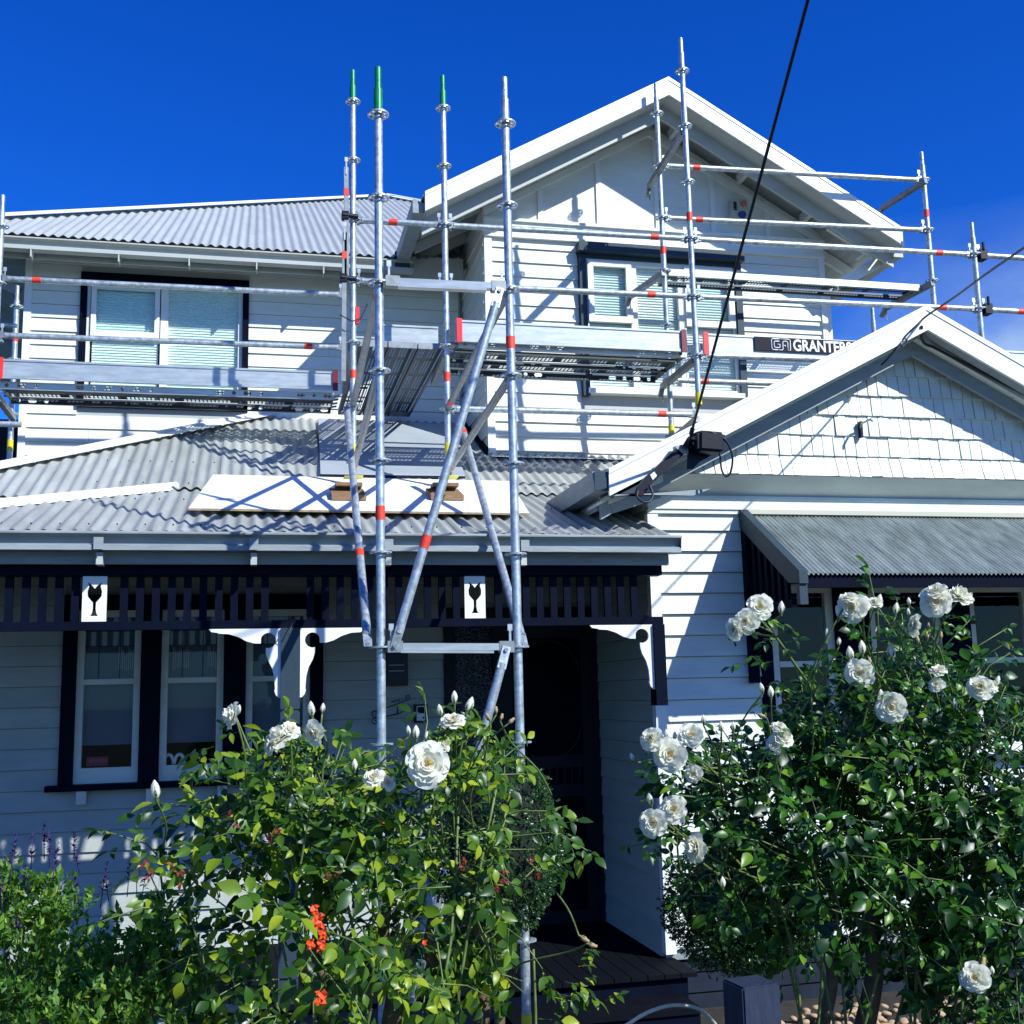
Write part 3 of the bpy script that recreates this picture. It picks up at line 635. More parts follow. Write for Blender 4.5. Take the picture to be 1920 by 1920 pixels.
# ------------------------------------------------------------------ lower (wing) gable
LX, LZ, LS = 4.285, 4.035, .512
YG = 6.65
barge(LX, LZ, LS, 2.06, 6.51, 6.37, .155, .115, .19, TRIMW, BARGE)
for s in (-1, 1):
    xe = 2.05 if s < 0 else 6.52; ze = LZ - LS * abs(xe - LX)
    MB().prism([(LX, 6.39, LZ - .002), (xe, 6.39, ze - .002), (xe, 6.39, ze - .022), (LX, 6.39, LZ - .022)], (0, 2.62, 0)).build('roof_slope', ROOFO, H)
    MB().prism([(LX, 6.50, LZ - .155), (xe, 6.50, ze - .155), (xe, 6.50, ze - .175), (LX, 6.50, LZ - .175)], (0, .3, 0)).build('verge_soffit', OLDW, H)
    for q in (.16, .32, .48, .64, .8): 
        X = LX + (xe - LX) * q; MB().beam((X, 6.53, LZ - LS * abs(X - LX) - .178), (X, 6.70, LZ - LS * abs(X - LX) - .178), .006, .006).build('soffit_joint', GREYT, H)
MB().prism([(2.06, 6.395, LZ - LS * 2.225 - .155), (2.72, 6.395, 2.80), (2.60, 6.395, 2.755), (2.06, 6.395, 2.755)], (0, .02, 0)).build('barge_return', BARGE, H)
gf = MB().prism([(2.45, YG + .03, 2.945), (6.1, YG + .03, 2.945), (6.1, YG + .03, LZ - .17 - LS * 1.815), (LX, YG + .03, LZ - .17), (2.47, YG + .03, LZ - .17 - LS * 1.815)], (0, .1, 0)).build('gable_field', BARGE, H)
row = 0; z = 2.942
while z < LZ - .2:
    hw = (LZ - .15 - z) / LS; x = max(LX - hw, 2.5) - random.uniform(0, .07); xe = min(LX + hw, 5.9)
    while x < xe:
        w = random.uniform(.072, .086); g_ = random.uniform(.0016, .0034)
        x0_, x1_ = x + g_, x + w - g_
        zt = z + .15
        mx_ = (x0_ + x1_) / 2
        lim = LZ - .158 - LS * max(abs(x0_ - LX), abs(x1_ - LX))
        zt = min(zt, lim)
        if zt > z + .01:
            y = YG - .004 + random.uniform(-.0035, .0035); tl = random.uniform(-.0025, .0025); dz = random.uniform(-.002, .002); yb = random.uniform(-.002, .002) - (.03 if row == 0 else 0)
            MB().hexa([(x0_, y + tl + yb, z + dz), (x1_, y - tl + yb, z + dz + tl), (x1_, YG + .029, z + dz + tl), (x0_, YG + .029, z + dz), (x0_, y + .017, zt), (x1_, y + .017, zt), (x1_, YG + .029, zt), (x0_, YG + .029, zt)]).build('shingle', OLDW, gf)
        x += w
    z += .1395; row += 1
MB().prism([(2.5, YG - .034, 2.936), (2.5, YA - .02, 2.825), (2.5, YA + .02, 2.825), (2.5, YG + .02, 2.9385)], (3.6, 0, 0)).build('bellcast_soffit', OLDW, gf)
MB().box(2.46, 6.1, YA - .045, YA - .035, 2.80, 2.822).build('bellcast_mould', OLDW, gf)
g = MB().prism([(1.98, 6.40, 2.775), (1.965, 6.40, 2.89), (1.98, 6.40, 2.895), (2.07, 6.40, 2.88), (2.07, 6.40, 2.775)], (0, 1.35, 0)).build('gutter', BARGE, H)
MB().box(1.975, 2.075, 6.385, 6.399, 2.775, 2.89).build('gutter_end', NAVYG, g)
MB().beam((2.13, 6.56, 2.70), (2.44, 6.56, 2.80), .02, .07).build('rafter_tail', BARGE, H)
MB().prism([(2.11, 6.5, 2.72), (2.11, 6.5, 2.80), (2.45, 6.5, 2.92), (2.45, 6.5, 2.86)], (0, 1.3, 0)).build('eave_soffit', OLDW, H)
MB().path([aY(1614, 802, 6.62), aY(1617, 793, 6.58), aY(1633, 786, 6.50), aY(1636, 790, 6.49)], .008, 8).build('gable_hook', GALV, gf)
MB().box(aY(1615, 800, 6.62).x - .008, aY(1615, 800, 6.62).x + .008, 6.615, 6.65, aY(1615, 820, 6.62).z, aY(1615, 790, 6.62).z).build('gable_hook_plate', BLACKM, gf)

# ------------------------------------------------------------------ fittings on the house that lift off
XK = 1.0
t = thing('alarm_siren', 'cream alarm siren box with amber and blue lights on the upper gable', 'siren', (4.58, 9.8, 6.117))
MB().hexa([(4.48, 9.68, 6.105), (4.675, 9.68, 6.105), (4.675, 9.799, 6.105), (4.48, 9.799, 6.105), (4.50, 9.705, 6.31), (4.655, 9.705, 6.31), (4.655, 9.799, 6.31), (4.50, 9.799, 6.31)]).build('housing', CREAM, t)
MB().tube((4.61, 9.712, 6.255), (4.61, 9.68, 6.25), .030, 14).build('amber_light', AMB, t)
MB().tube((4.58, 9.70, 6.14), (4.58, 9.65, 6.12), .036, 14).build('blue_light', BLUEL, t)
for k in range(5): MB().box(4.505, 4.535, 9.676, 9.69, 6.18 + k * .018, 6.188 + k * .018).build('vent_slot', BLACKM, t)
XK = 1.105
t = thing('meter_box', 'brown framed meter box on the verandah wall behind the left scaffold pole', 'meter box', (.97, 8, 1.66))
MB().box(.90, 1.047, YW - .09, YW - .02, 1.66, 1.89).build('case', BROWN, t)
MB().box(.905, 1.03, YW - .094, YW - .0905, 1.70, 1.885).build('front', NAVYG, t)
for q in (1.76, 1.80): MB().box(.915, 1.02, YW - .097, YW - .0945, q, q + .004).build('label_line', OLDW, t)
t = thing('intercom', 'dark framed doorbell intercom with white face beside the front door', 'intercom', (1.14, 8, 1.41))
MB().box(1.092, 1.186, YW - .05, YW - .019, 1.405, 1.53).build('case', BLACKM, t)
MB().box(1.11, 1.168, YW - .056, YW - .0505, 1.418, 1.518).build('face', LETW, t)
MB().box(1.115, 1.163, YW - .058, YW - .0565, 1.468, 1.512).build('screen', BGBLK, t)
MB().tube((1.156, YW - .056, 1.437), (1.156, YW - .06, 1.437), .007, 12).build('button', BLACKM, t)
# house number 7 in scrolled iron
hn = MB(); A_ = lambda x, y: aY(x, y, 7.955)
def spiral(cx, cy, r, a0, turns, sg):
    return [A_(cx + r * (1 - .75 * k / 16) * math.cos(a0 + sg * turns * 2 * math.pi * k / 16), cy + r * (1 - .75 * k / 16) * math.sin(a0 + sg * turns * 2 * math.pi * k / 16)) for k in range(17)]
hn.path([A_(700, 1334), A_(715, 1330), A_(745, 1320), A_(758, 1314)] + spiral(764, 1307, 6, 2.2, 1.1, -1), .0032, 6)
hn.path([A_(703, 1346), A_(730, 1342), A_(748, 1338), A_(758, 1333)] + spiral(764, 1325, 7, 2.2, 1.1, -1), .0032, 6)
hn.path([A_(722, 1343), A_(710, 1345)] + spiral(703, 1337, 7, 1.2, 1.1, 1), .0032, 6)
hn.path([A_(722, 1345), A_(710, 1347)] + spiral(703, 1353, 7, -1.2, 1.1, -1), .0032, 6)
seven = MB().path([A_(734, 1316), A_(750, 1312), A_(746, 1326), A_(745, 1339)], .004, 6)
t = thing('house_number', 'black wrought iron scroll with the number 7 on the verandah wall', 'house number', (.95, 7.97, 1.4))
hn.build('scroll_frame', IRON, t); seven.build('digit_seven', IRON, t)

XK = 1.0
# ================================================================== SCAFFOLD
def rosmesh():
    m_ = MB(); n = 24; R0, R1, R2, R3 = .0245, .036, .053, .061; h = .0045
    def ring(a, b):
        vs = []; fs = []
        for i in range(n):
            t = 2 * math.pi * i / n; c, s_ = math.cos(t), math.sin(t)
            vs += [(a * c, a * s_, -h), (b * c, b * s_, -h), (b * c, b * s_, h), (a * c, a * s_, h)]
        for i in range(n):
            j = (i + 1) % n
            for k in range(4): fs.append([4 * i + k, 4 * i + (k + 1) % 4, 4 * j + (k + 1) % 4, 4 * j + k][::-1])
        m_.add(vs, fs)
    ring(R0, R1); ring(R2, R3)
    for k in range(8):
        t = 2 * math.pi * (k + .5) / 8; d_ = Vector((math.cos(t), math.sin(t), 0)); w = .010 if k % 2 else .014
        m_.beam(d_ * (R1 - .002), d_ * (R2 + .002), w, 2 * h - .0006)
    return m_.mesh('rosette', GALV)
ROS = rosmesh()
def wedge_mesh():
    m_ = MB(); m_.box(-.006, .006, -.003, .003, -.045, .065); m_.box(-.013, .013, -.003, .003, .065, .10)
    return m_.mesh('wedge', GALV)
WED = wedge_mesh()
R = .0242
P = {1: (.7233, 8.5213, 6.302), 2: (.6524, 6.0014, 4.848), 3: (1.4448, 8.4589, 6.283), 4: (1.3794, 5.9565, 4.837), 5: (3.4946, 8.3787, 6.777), 6: (3.5205, 9.0795, 6.764), 7: (6.1532, 9.0186, 6.307), 8: (6.1671, 8.3926, 5.318),
     9: (-2.10, 9.70, 5.546), 10: (-2.133, 10.6, 5.155), 11: (6.17, 10.1, 4.78)}
def rz(p, k): return Vector((P[p][0], P[p][1], P[p][2] - .5 * k))
def std(p, label, ztop, zbot, spig=None, tapes=(), collar=None, foot=None, kmax=20, kmin=0, sleeve=True):
    X, Y, z0 = P[p]; t = thing('scaffold_standard', label, 'scaffold pole', (X, Y, zbot), 'ringlock scaffold standards')
    sp = spig is not None
    zs = ztop - .26
    MB().tube((X, Y, zbot), (X, Y, ztop - .14), R, 18).build('tube', GALV, t)
    MB().tube((X, Y, ztop - .141), (X, Y, ztop - .006), .0185, 14).tube((X, Y, ztop - .006), (X, Y, ztop), .0185, 14, r1=.013).build('spigot', spig or GALV, t)
    if spig: MB().tube((X, Y, z0 + .012), (X, Y, ztop - .139), R + .0012, 18).build('painted_sleeve', spig, t)
    MB().tube((X, Y - .0187, ztop - .09), (X, Y - .0193, ztop - .09), .004, 8).build('pin_hole', BLACKM, t)
    k = kmin
    while z0 - .5 * k > zbot + .12 and k < kmax:
        o = link('rosette', ROS, t); o.location = (0, 0, z0 - .5 * k - zbot); o.rotation_euler.z = .2; k += 1
    for a, h in tapes: MB().tube((X, Y, a - h / 2), (X, Y, a + h / 2), R + .0016, 18).build('tape', RED, t)
    if collar: MB().tube((X, Y, collar - .05), (X, Y, collar + .05), R + .0022, 18).build('collar', YELLOW, t)
    if foot:
        MB().tube((X, Y, foot + .006), (X, Y, zbot + .02), .017, 12).build('jack_screw', GALVD, t)
        MB().box(X - .07, X + .07, Y - .07, Y + .07, foot, foot + .006).build('base_plate', YELLOW if foot > 0 else GALV, t)
        MB().tube((X, Y, zbot - .03), (X, Y, zbot), .034, 8).build('jack_nut', GALVD, t)
    return t
zy = lambda p, x, y: aY(x, y, P[p][1]).z
std(1, 'leftmost green tipped scaffold pole, its foot on the left sole board', 6.578, 3.38, GREEN, [(zy(1, 662, 702), .065)], 3.44, 3.235)
std(2, 'nearest galvanised scaffold pole with the tall green spigot, rising from the rose bush', 5.139, -.05, GREEN, [(zy(2, 713, 962), .075), (zy(2, 716, 1540), .06)], .0, GZ)
std(3, 'green tipped scaffold pole between the two tall near poles, foot on the plywood sheet', 6.571, 3.38, GREEN, [(zy(3, 837, 707), .075)], 3.46, 3.235)
std(4, 'near galvanised scaffold pole with bare silver spigot beside the dark front door', 5.127, -.12, None, [(zy(4, 957, 643), .07), (zy(4, 980, 1517), .07)], -.07, GZ)
std(5, 'tallest galvanised scaffold pole, crossing the gable peak just right of the apex', 7.084, 3.86, None, [(zy(5, 1292, 407), .075)], 3.91)
std(6, 'galvanised scaffold pole ending at the gable apex, in front of the gable window', 7.061, 3.60, None, [(zy(6, 1243, 470), .07)], 3.81)
std(7, 'right hand scaffold pole with cantilever arm standing behind the lower gable peak', 6.596, 3.6, None, [(zy(7, 1737, 401), .075)])
std(8, 'rightmost scaffold pole with two black swivel couplers against the sky', 5.619, 3.3)
std(9, 'scaffold pole cut by the left picture edge beside the upper roof hip', 5.823, 3.3)
std(10, 'short scaffold pole left of the upper wall corner with yellow collar low down', 5.355, 3.45, None, [(zy(10, 28, 634), .07)], aY(16, 835, 10.6).z)
std(11, 'thin far scaffold pole behind the small cantilevered deck end', 5.42, 3.6)

def ledger(a, b, label, tapes=(), cat='scaffold ledger', g='horizontal scaffold ledgers', heads=(1, 1), mt=GALV, name='scaffold_ledger', r=R, ang=0, gap=.05, tk=()):
    a = Vector(a); b = Vector(b); d_ = (b - a).normalized(); a2 = a + d_ * gap * heads[0]; b2 = b - d_ * gap * heads[1]
    mid = (a + b) / 2; t = thing(name, label, cat, mid, g)
    MB().tube(a2 + d_ * .02 * heads[0], b2 - d_ * .02 * heads[1], r, 16).build('tube', mt, t)
    for q, s_, on in ((a, 1, heads[0]), (b, -1, heads[1])):
        if not on: continue
        dd = d_ * s_
        h = MB().beam(q + dd * .032, q + dd * .085, .036, .046); h.beam(q + dd * .030, q + dd * .05, .042, .07); h.build('ledger_head', GALVD, t)
        w = link('wedge', WED, t); w.location = q + dd * .046 - mid; w.rotation_euler = (0, 0, math.atan2(d_.y, d_.x)); w.rotation_euler.x = random.uniform(-.08, .08)
    for k in tk: c = a + (b - a) * k; MB().tube(c - d_ * .034, c + d_ * .034, r + .0016, 16).build('tape', RED, t)
    for px, py, Yt in ([] if tk else tapes):
        f_ = aY(px, py, Yt) if Yt else None
        k = (f_ - a).dot(d_); c = a + d_ * k; MB().tube(c - d_ * .034, c + d_ * .034, r + .0016, 16).build('tape', RED, t)
    return t
e = Vector
ledger(rz(1, 2), rz(3, 2), 'top guard rail between the two green tipped rear poles, over the grey roof', [(737, 417, 8.5)])
ledger(rz(3, 2), rz(5, 3), 'long top guard rail crossing the gable wall above the gable window', [(1226, 444, 8.4)])
ledger(rz(5, 3), rz(8, 0), 'long top guard rail running right past the gable eave to the rightmost pole', [(1758, 471, 8.4)])
ledger(rz(8, 0), rz(8, 0) + e((1.6, 0, 0)), 'top guard rail leaving the picture at the right edge', [], heads=(1, 0))
ledger(rz(3, 3), rz(5, 4), 'middle guard rail in front of the gable window', [(1220, 551, 8.4)])
ledger(rz(1, 3), rz(3, 3), 'short middle rail between the green tipped rear poles, behind the near box beam')
ledger(rz(5, 4), rz(8, 1), 'middle guard rail passing below the small cantilevered deck', [(1765, 575, 8.4)])
ledger(rz(8, 1), rz(8, 1) + e((1.6, 0, 0)), 'middle guard rail stub with red tape at the right edge', [(1912, 583, 8.4)], heads=(1, 0))
ledger(rz(5, 5), rz(8, 2), 'ledger directly under the lettered toe board, ending behind the lower gable')
ledger(rz(3, 5), rz(5, 6), 'lowest front ledger below the main deck, with red tape near its right end', [(1240, 774, 8.4)])
ledger(rz(6, 5), rz(6, 5) + e((2.63, -.06, 0)), 'rear ledger behind the lettered board level, red tape by the window', [(1323, 714, 9.05)], heads=(1, 0))
ledger(rz(6, 1), rz(7, 0), 'upper rear guard rail crossing the right barge board, red tape at its left', [(1307, 315, 9.05)])
ledger(rz(6, 2), rz(7, 1), 'lower rear guard rail passing under the alarm siren, red tape at its left', [(1312, 412, 9.05)])
ledger(e((-2.10, 9.7, 5.089)), e((.76, 9.7, 5.106)), 'upper left guard rail crossing the top of the left window', [(69, 526, 9.7)])
ledger(e((-2.10, 9.7, 4.60)), e((.76, 9.7, 4.622)), 'lower left guard rail crossing the middle of the left window', [(578, 648, 9.7)])
ledger(aY(-30, 794, 9.7), aY(40, 796, 9.7), 'short cut tube end poking in at the left edge below the deck', heads=(0, 0))
ledger(aY(-30, 606, 10.0), aY(32, 611, 10.0), 'short tube with black clamp between the two left guard rails', heads=(0, 0), r=.018)
# diagonal braces
def brace(a, b, label, tapes=(), mt=GALV):
    a = Vector(a); b = Vector(b); d_ = (b - a).normalized(); t = thing('scaffold_brace', label, 'scaffold brace', (a + b) / 2, 'diagonal scaffold braces')
    MB().tube(a + d_ * .09, b - d_ * .09, R, 16).build('tube', mt, t)
    for q, s_ in ((a, 1), (b, -1)):
        dd = d_ * s_; sd_ = dd.cross(Vector((0, 1, 0))).normalized()
        h = MB().hexa([q - sd_ * .022 - e((0, .006, 0)), q + sd_ * .022 - e((0, .006, 0)), q + sd_ * .022 + e((0, .006, 0)), q - sd_ * .022 + e((0, .006, 0)),
                       q + dd * .12 - sd_ * .0235 - e((0, .020, 0)), q + dd * .12 + sd_ * .0235 - e((0, .020, 0)), q + dd * .12 + sd_ * .0235 + e((0, .020, 0)), q + dd * .12 - sd_ * .0235 + e((0, .020, 0))])
        h.build('flattened_end', mt, t)
        MB().tube(q - e((0, .02, 0)) + dd * .02, q + e((0, .02, 0)) + dd * .02, .011, 10).build('pivot_pin', GALVD, t)
    for k in tapes: c = a + (b - a) * k; MB().tube(c - d_ * .035, c + d_ * .035, R + .0016, 16).build('tape', RED, t)
    return t
o1 = e((0, -.045, 0))
brace(aY(938, 540, 5.90), aY(738, 1218, 5.95), 'long near diagonal brace crossing from the silver tipped pole top down to the nearest pole', [.715])
brace(aY(950, 1212, 5.90), aY(770, 1880, 5.95), 'lower diagonal brace running down from the box transom into the middle rose bush')
brace(aY(650, 762, 8.40), aY(690, 1212, 5.98), 'shadow banded brace sloping from the rear left pole down to the nearest pole', [.70])
brace(aY(866, 800, 8.15), aY(983, 1212, 6.0), 'steep brace right of the long diagonal, red taped at its top end', [.04])
ledger(rz(2, 2), rz(1, 5), 'upper left ledger running from the nearest pole back to the far green tipped pole', [(697, 580, 6.25)], mt=GALVD, tk=[.07])
ledger(rz(2, 3), rz(1, 6), 'lower left ledger running back to the pole on the left sole board', mt=GALVD, tk=[.93])
ledger(rz(4, 2), rz(3, 5), 'upper right ledger running back behind the long diagonal, red taped at its far end', mt=GALVD, tk=[.92])
ledger(rz(4, 3), rz(3, 6), 'lower right ledger running back behind the long diagonal to the right sole board', mt=GALVD, tk=[.93])
# box transoms between the two near poles
for a, b, lab in ((rz(2, 2), rz(4, 2), 'upper box transom bridging the two near poles above the deck'), (rz(2, 6), rz(4, 6), 'lower box transom bridging the two near poles in front of the verandah')):
    a = a + e((.05, -.03, .0)); b = b + e((-.05, -.03, .0)); t = thing('box_transom', lab, 'scaffold transom', (a + b) / 2, 'box transoms')
    MB().beam(a + e((.05, 0, 0)), b - e((.05, 0, 0)), .045, .036).beam(a + e((.05, -.004, -.026)), b - e((.09, .004, .026)), .045, .014).build('beam', ALU, t)
    for q, s_ in ((a, 1), (b, -1)):
        MB().beam(q - e((s_ * .02, 0, 0)), q + e((s_ * .06, 0, 0)), .05, .06).build('transom_head', GALVD, t)
        w = link('wedge', WED, t); w.location = q - (a + b) / 2 + e((0, -.012, .02))
# depth transoms
def transom(a, b, lab, w=.045, h=.05, mt=GALVD, hook=True):
    t = thing('transom', lab, 'scaffold transom', (Vector(a) + Vector(b)) / 2, 'depth transoms')
    MB().beam(a, b, w, h).build('beam', mt, t)
    if hook:
        d_ = (Vector(b) - Vector(a)).normalized(); MB().beam(Vector(b), Vector(b) + d_ * .06 - e((0, 0, .07)), .04, .03).build('hook', mt, t)
        MB().tube(Vector(b) - e((0, 0, .03)), Vector(b) - e((0, 0, .13)), .006, 8).build('hanging_bolt', GALVD, t)
    return t
transom(rz(5, 5) + e((0, .05, -.03)), rz(6, 5) + e((-.02, .12, -.03)), 'deck bearer at the right end of the main deck under the red clips')
transom(rz(5, 6) + e((0, .05, -.02)), rz(6, 6) + e((0, -.02, -.04)), 'lowest bearer dropping behind the black service bracket', hook=False)
transom(rz(5, 1) + e((0, .05, -.03)), e((3.50, 9.30, 6.16)), 'raised transom crossing the gable apex between the two tall poles')
transom(e((6.13, 8.95, 6.27)), e((5.96, 9.45, 6.20)), 'cantilever arm high on the right hand pole against the sky')
transom(e((6.13, 8.98, 5.27)), e((5.95, 9.5, 5.20)), 'bearer carrying the right end of the small cantilevered deck')
transom(e((3.50, 9.04, 5.23)), e((3.34, 9.5, 5.17)), 'bearer carrying the left end of the small cantilevered deck')
transom(rz(1, 4) + e((-.02, .03, -.04)), e((.75, 9.72, 4.24)), 'bearer on the left side of the bridging deck', hook=False)
transom(rz(3, 4) + e((.0, .05, -.05)), e((1.47, 9.3, 4.22)), 'bearer beside the third pole at the left end of the main deck', hook=False)
transom(e((-2.10, 9.7, 4.12)), e((-2.10, 10.5, 4.10)), 'bearer at the left picture edge under the left deck')
# stowed tubes clamped upright beside pole 1
for (x0, y0, y1, yt, lab) in ((649, 315, 520, 362, 'upper stowed tube clamped upright beside the far green tipped pole'), (646, 437, 715, 480, 'lower stowed tube clamped upright beside the far green tipped pole')):
    a = aY(x0, y0, 8.44); b = aY(x0 + (1 if y0 < 400 else -2), y1, 8.44); t = thing('stowed_tube', lab, 'scaffold tube', b, 'stowed tubes')
    MB().beam(a, b, .034, .034, up=(0, 1, 0)).build('tube', GALVD, t)
    c = a + (b - a) * ((yt - y0) / (y1 - y0)); d_ = (b - a).normalized(); MB().beam(c - d_ * .03, c + d_ * .03, .037, .037, up=(0, 1, 0)).build('tape', RED, t)
    w = link('wedge', WED, t); w.location = a - b + e((0, -.02, -.02))
    c = aY(x0, y0 + 90 if y0 < 400 else y0 + 85, 8.44); MB().tube(c - e((.03, .02, 0)), c + e((.09, .0, 0)), .02, 10).box(c.x - .035, c.x + .02, c.y - .03, c.y + .03, c.z - .03, c.z + .03).build('swivel_clamp', BLACKM, t)
# black swivel couplers
for q in (rz(8, 0), rz(8, 1)):
    t = thing('swivel_coupler', 'black swivel coupler on the rightmost pole at the %s guard rail' % ('top' if q.z > 5 else 'middle'), 'scaffold coupler', q, 'black couplers')
    MB().box(q.x + .03, q.x + .10, q.y - .05, q.y + .04, q.z - .05, q.z + .04).build('body', BLACKM, t); MB().tube(q + e((.06, -.05, .03)), q + e((.06, -.05, .10)), .012, 8).build('bolt', BLACKM, t)
# ------------------------------------------------------------------ perforated planks
def plank(x0, x1, y0, y1, z, axis, label, sh=(.034, .028), lip=.055, holes_y=(), front=False, lips=None, group='perforated steel deck planks'):
    t = thing('scaffold_plank', label, 'scaffold plank', ((x0 + x1) / 2, (y0 + y1) / 2, z - lip), group)
    L0, L1, S0, S1 = (x0, x1, y0, y1) if axis == 'x' else (y0, y1, x0, x1)
    def pt(l, s_, zz): return (l, s_, zz) if axis == 'x' else (s_, l, zz)
    vs = []; fs = []; nl = max(1, round((L1 - L0) / sh[0])); ns = max(1, round((S1 - S0 - .03) / sh[1]))
    for i in range(nl):
        for j in range(ns):
            la, lb = L0 + (L1 - L0) * i / nl, L0 + (L1 - L0) * (i + 1) / nl; sa, sb = S0 + .015 + (S1 - S0 - .03) * j / ns, S0 + .015 + (S1 - S0 - .03) * (j + 1) / ns
            k = len(vs)
            if (j % 4 == 3) or (i % 14 > 11):
                vs += [pt(la, sa, z), pt(lb, sa, z), pt(lb, sb, z), pt(la, sb, z)]; fs.append([k, k + 1, k + 2, k + 3]); continue
            hl, hs_ = (lb - la) * .32, (sb - sa) * .24; cl_, cs = (la + lb) / 2, (sa + sb) / 2
            vs += [pt(la, sa, z), pt(lb, sa, z), pt(lb, sb, z), pt(la, sb, z), pt(cl_ - hl, cs - hs_, z), pt(cl_ + hl, cs - hs_, z), pt(cl_ + hl, cs + hs_, z), pt(cl_ - hl, cs + hs_, z)]
            for q in range(4): fs.append([k + q, k + (q + 1) % 4, k + 4 + (q + 1) % 4, k + 4 + q])
    o = MB().add(vs, fs).build('perforated_tread', DECKM, t)
    m_ = MB()
    lip_all = lip
    for sedge in (S0, S1):
        lip = lips[0 if sedge == S0 else 1] if lips else lip_all; solid = lip < .03
        m_ = MB(); ll = L0
        step = .11; nn = int((L1 - L0) / step)
        for i in range(nn):
            la = L0 + (L1 - L0) * i / nn; lb = L0 + (L1 - L0) * (i + 1) / nn; c = (la + lb) / 2; zc = z - lip / 2; k = len(m_.v); c = c
            hole = (i % 8) not in (3, 4) if holes_y != 'none' else False
            if .42 < i / nn < .60 or solid: hole = False
            if not hole: m_.add([pt(la, sedge, z), pt(lb, sedge, z), pt(lb, sedge, z - lip), pt(la, sedge, z - lip)], [[0, 1, 2, 3]]); continue
            long_ = .034 if i % 2 else .017; rr = .017
            oc = []
            for q in range(12):
                tt = 2 * math.pi * (q + .5) / 12; cxx = rr * math.cos(tt); oc.append((c + cxx + (long_ - rr) * (1 if cxx > 0 else -1), zc + rr * math.sin(tt)))
            out_ = []
            for q in range(12):
                tt = 2 * math.pi * (q + .5) / 12; ux, uz = math.cos(tt), math.sin(tt); kx = ((lb - la) / 2) / max(abs(ux), 1e-6); kz = (lip / 2) / max(abs(uz), 1e-6); kk = min(kx, kz); out_.append((c + ux * kk, zc + uz * kk))
            corners = []
            m_.add([pt(a_[0], sedge, a_[1]) for a_ in oc] + [pt(a_[0], sedge, a_[1]) for a_ in out_] + [pt(la, sedge, z), pt(lb, sedge, z), pt(lb, sedge, z - lip), pt(la, sedge, z - lip)],
                   [[q, (q + 1) % 12, 12 + (q + 1) % 12, 12 + q] for q in range(12)] + [[12, 25, 13], [12 + 5, 24, 12 + 4], [12 + 6, 27, 12 + 7], [12 + 10, 26, 12 + 11]])
        # bottom flange
        s2 = sedge + (.022 if sedge == S0 else -.022)
        m_.add([pt(L0, sedge, z - lip), pt(L1, sedge, z - lip), pt(L1, s2, z - lip), pt(L0, s2, z - lip)], [[0, 1, 2, 3]])
        m_.add([pt(L0, s2, z - lip), pt(L1, s2, z - lip), pt(L1, s2, z - lip + .012), pt(L0, s2, z - lip + .012)], [[0, 1, 2, 3]])
        m_.build('side_channel', ALU if (sedge == S0 and front) else DECKM, t)  # front channel bright, the others coloured dark as shaded underside
    for le in (L0, L1):
        MB().add([pt(le, S0, z), pt(le, S1, z), pt(le, S1, z - lip_all), pt(le, S0, z - lip_all)], [[0, 1, 2, 3]]).build('end_cap', GALVD, t)
        for q in (.25, .75):
            s_ = S0 + (S1 - S0) * q; a_ = pt(le, s_, z - .02); dl = .05 if le == L1 else -.05; b_ = pt(le + dl, s_, z - .01); (MB().beam(a_, b_, .03, .012).build('end_hook', GALVD, t) if axis == 'x' else None)
    return t
zd = 4.335
for k, lab in enumerate(('front plank of the main deck below the gable window', 'middle plank of the main deck below the gable window', 'rear plank of the main deck nearest the gable wall')):
    plank(1.53, 3.43, 8.42 + k * .265, 8.42 + k * .265 + .245, zd - .005, 'x', lab, front=k == 0, lips=((.062, .02), (.02, .045), (.02, .066))[k], lip=.05)
for k, lab in enumerate(('front plank of the left deck below the left window', 'rear plank of the left deck nearest the wall')):
    plank(-2.06, .66, 9.72 + k * .25, 9.72 + k * .25 + .235, 4.215, 'x', lab, front=k == 0, lips=((.062, .02), (.02, .068))[k], lip=.05)
for k, lab in enumerate(('left plank of the bridging deck seen from below', 'centre plank of the bridging deck seen from below', 'right plank of the bridging deck seen from below')):
    plank(.765 + k * .235, .765 + k * .235 + .225, 8.54, 10.76, 4.33, 'y', lab, sh=(.034, .026), holes_y='none', lip=.05)
plank(3.56, 6.05, 9.07, 9.36, 5.285, 'x', 'single plank of the small cantilevered deck at the right of the gable', holes_y='none', sh=(.03, .026), lip=.06, front=True)
# the cantilever deck's aluminium edge
# ------------------------------------------------------------------ toe boards
def toe(x0, x1, Y, z0, z1, lab, clips=()):
    t = thing('toe_board', lab, 'toe board', ((x0 + x1) / 2, Y, z0), 'aluminium toe boards')
    h = z1 - z0
    MB().box(x0, x1, Y, Y + .02, z0, z1).build('board', ALU, t)
    MB().box(x0, x1, Y - .008, Y - .0005, z1 - .014, z1 + .002).box(x0, x1, Y - .008, Y - .0005, z0 - .002, z0 + .018).box(x0, x1, Y - .004, Y - .0005, z0 + .02, z0 + .026).build('rib', ALU, t)
    for xc, mt_ in clips: MB().box(xc - .022, xc + .022, Y - .02, Y - .009, z0 - .01, z1 + .012).build('clip', mt_, t)
    return t
toe(1.50, 3.40, 8.37, 4.30, 4.47, 'toe board along the front of the main deck with red clips at both ends', [(1.53, REDP), (3.385, MAROON)])
tb = toe(3.56, 6.10, 8.37, 4.29, 4.46, 'toe board carrying the black lettered banner, running behind the lower gable', [(3.575, REDP)])
toe(6.22, 8.6, 8.37, 4.27, 4.44, 'toe board glimpsed at the right edge behind the lower barge board')
toe(-2.06, .68, 9.66, 4.225, 4.385, 'toe board along the front of the left deck, dark red clip at its right end', [(-2.045, REDP), (.665, MAROON)])
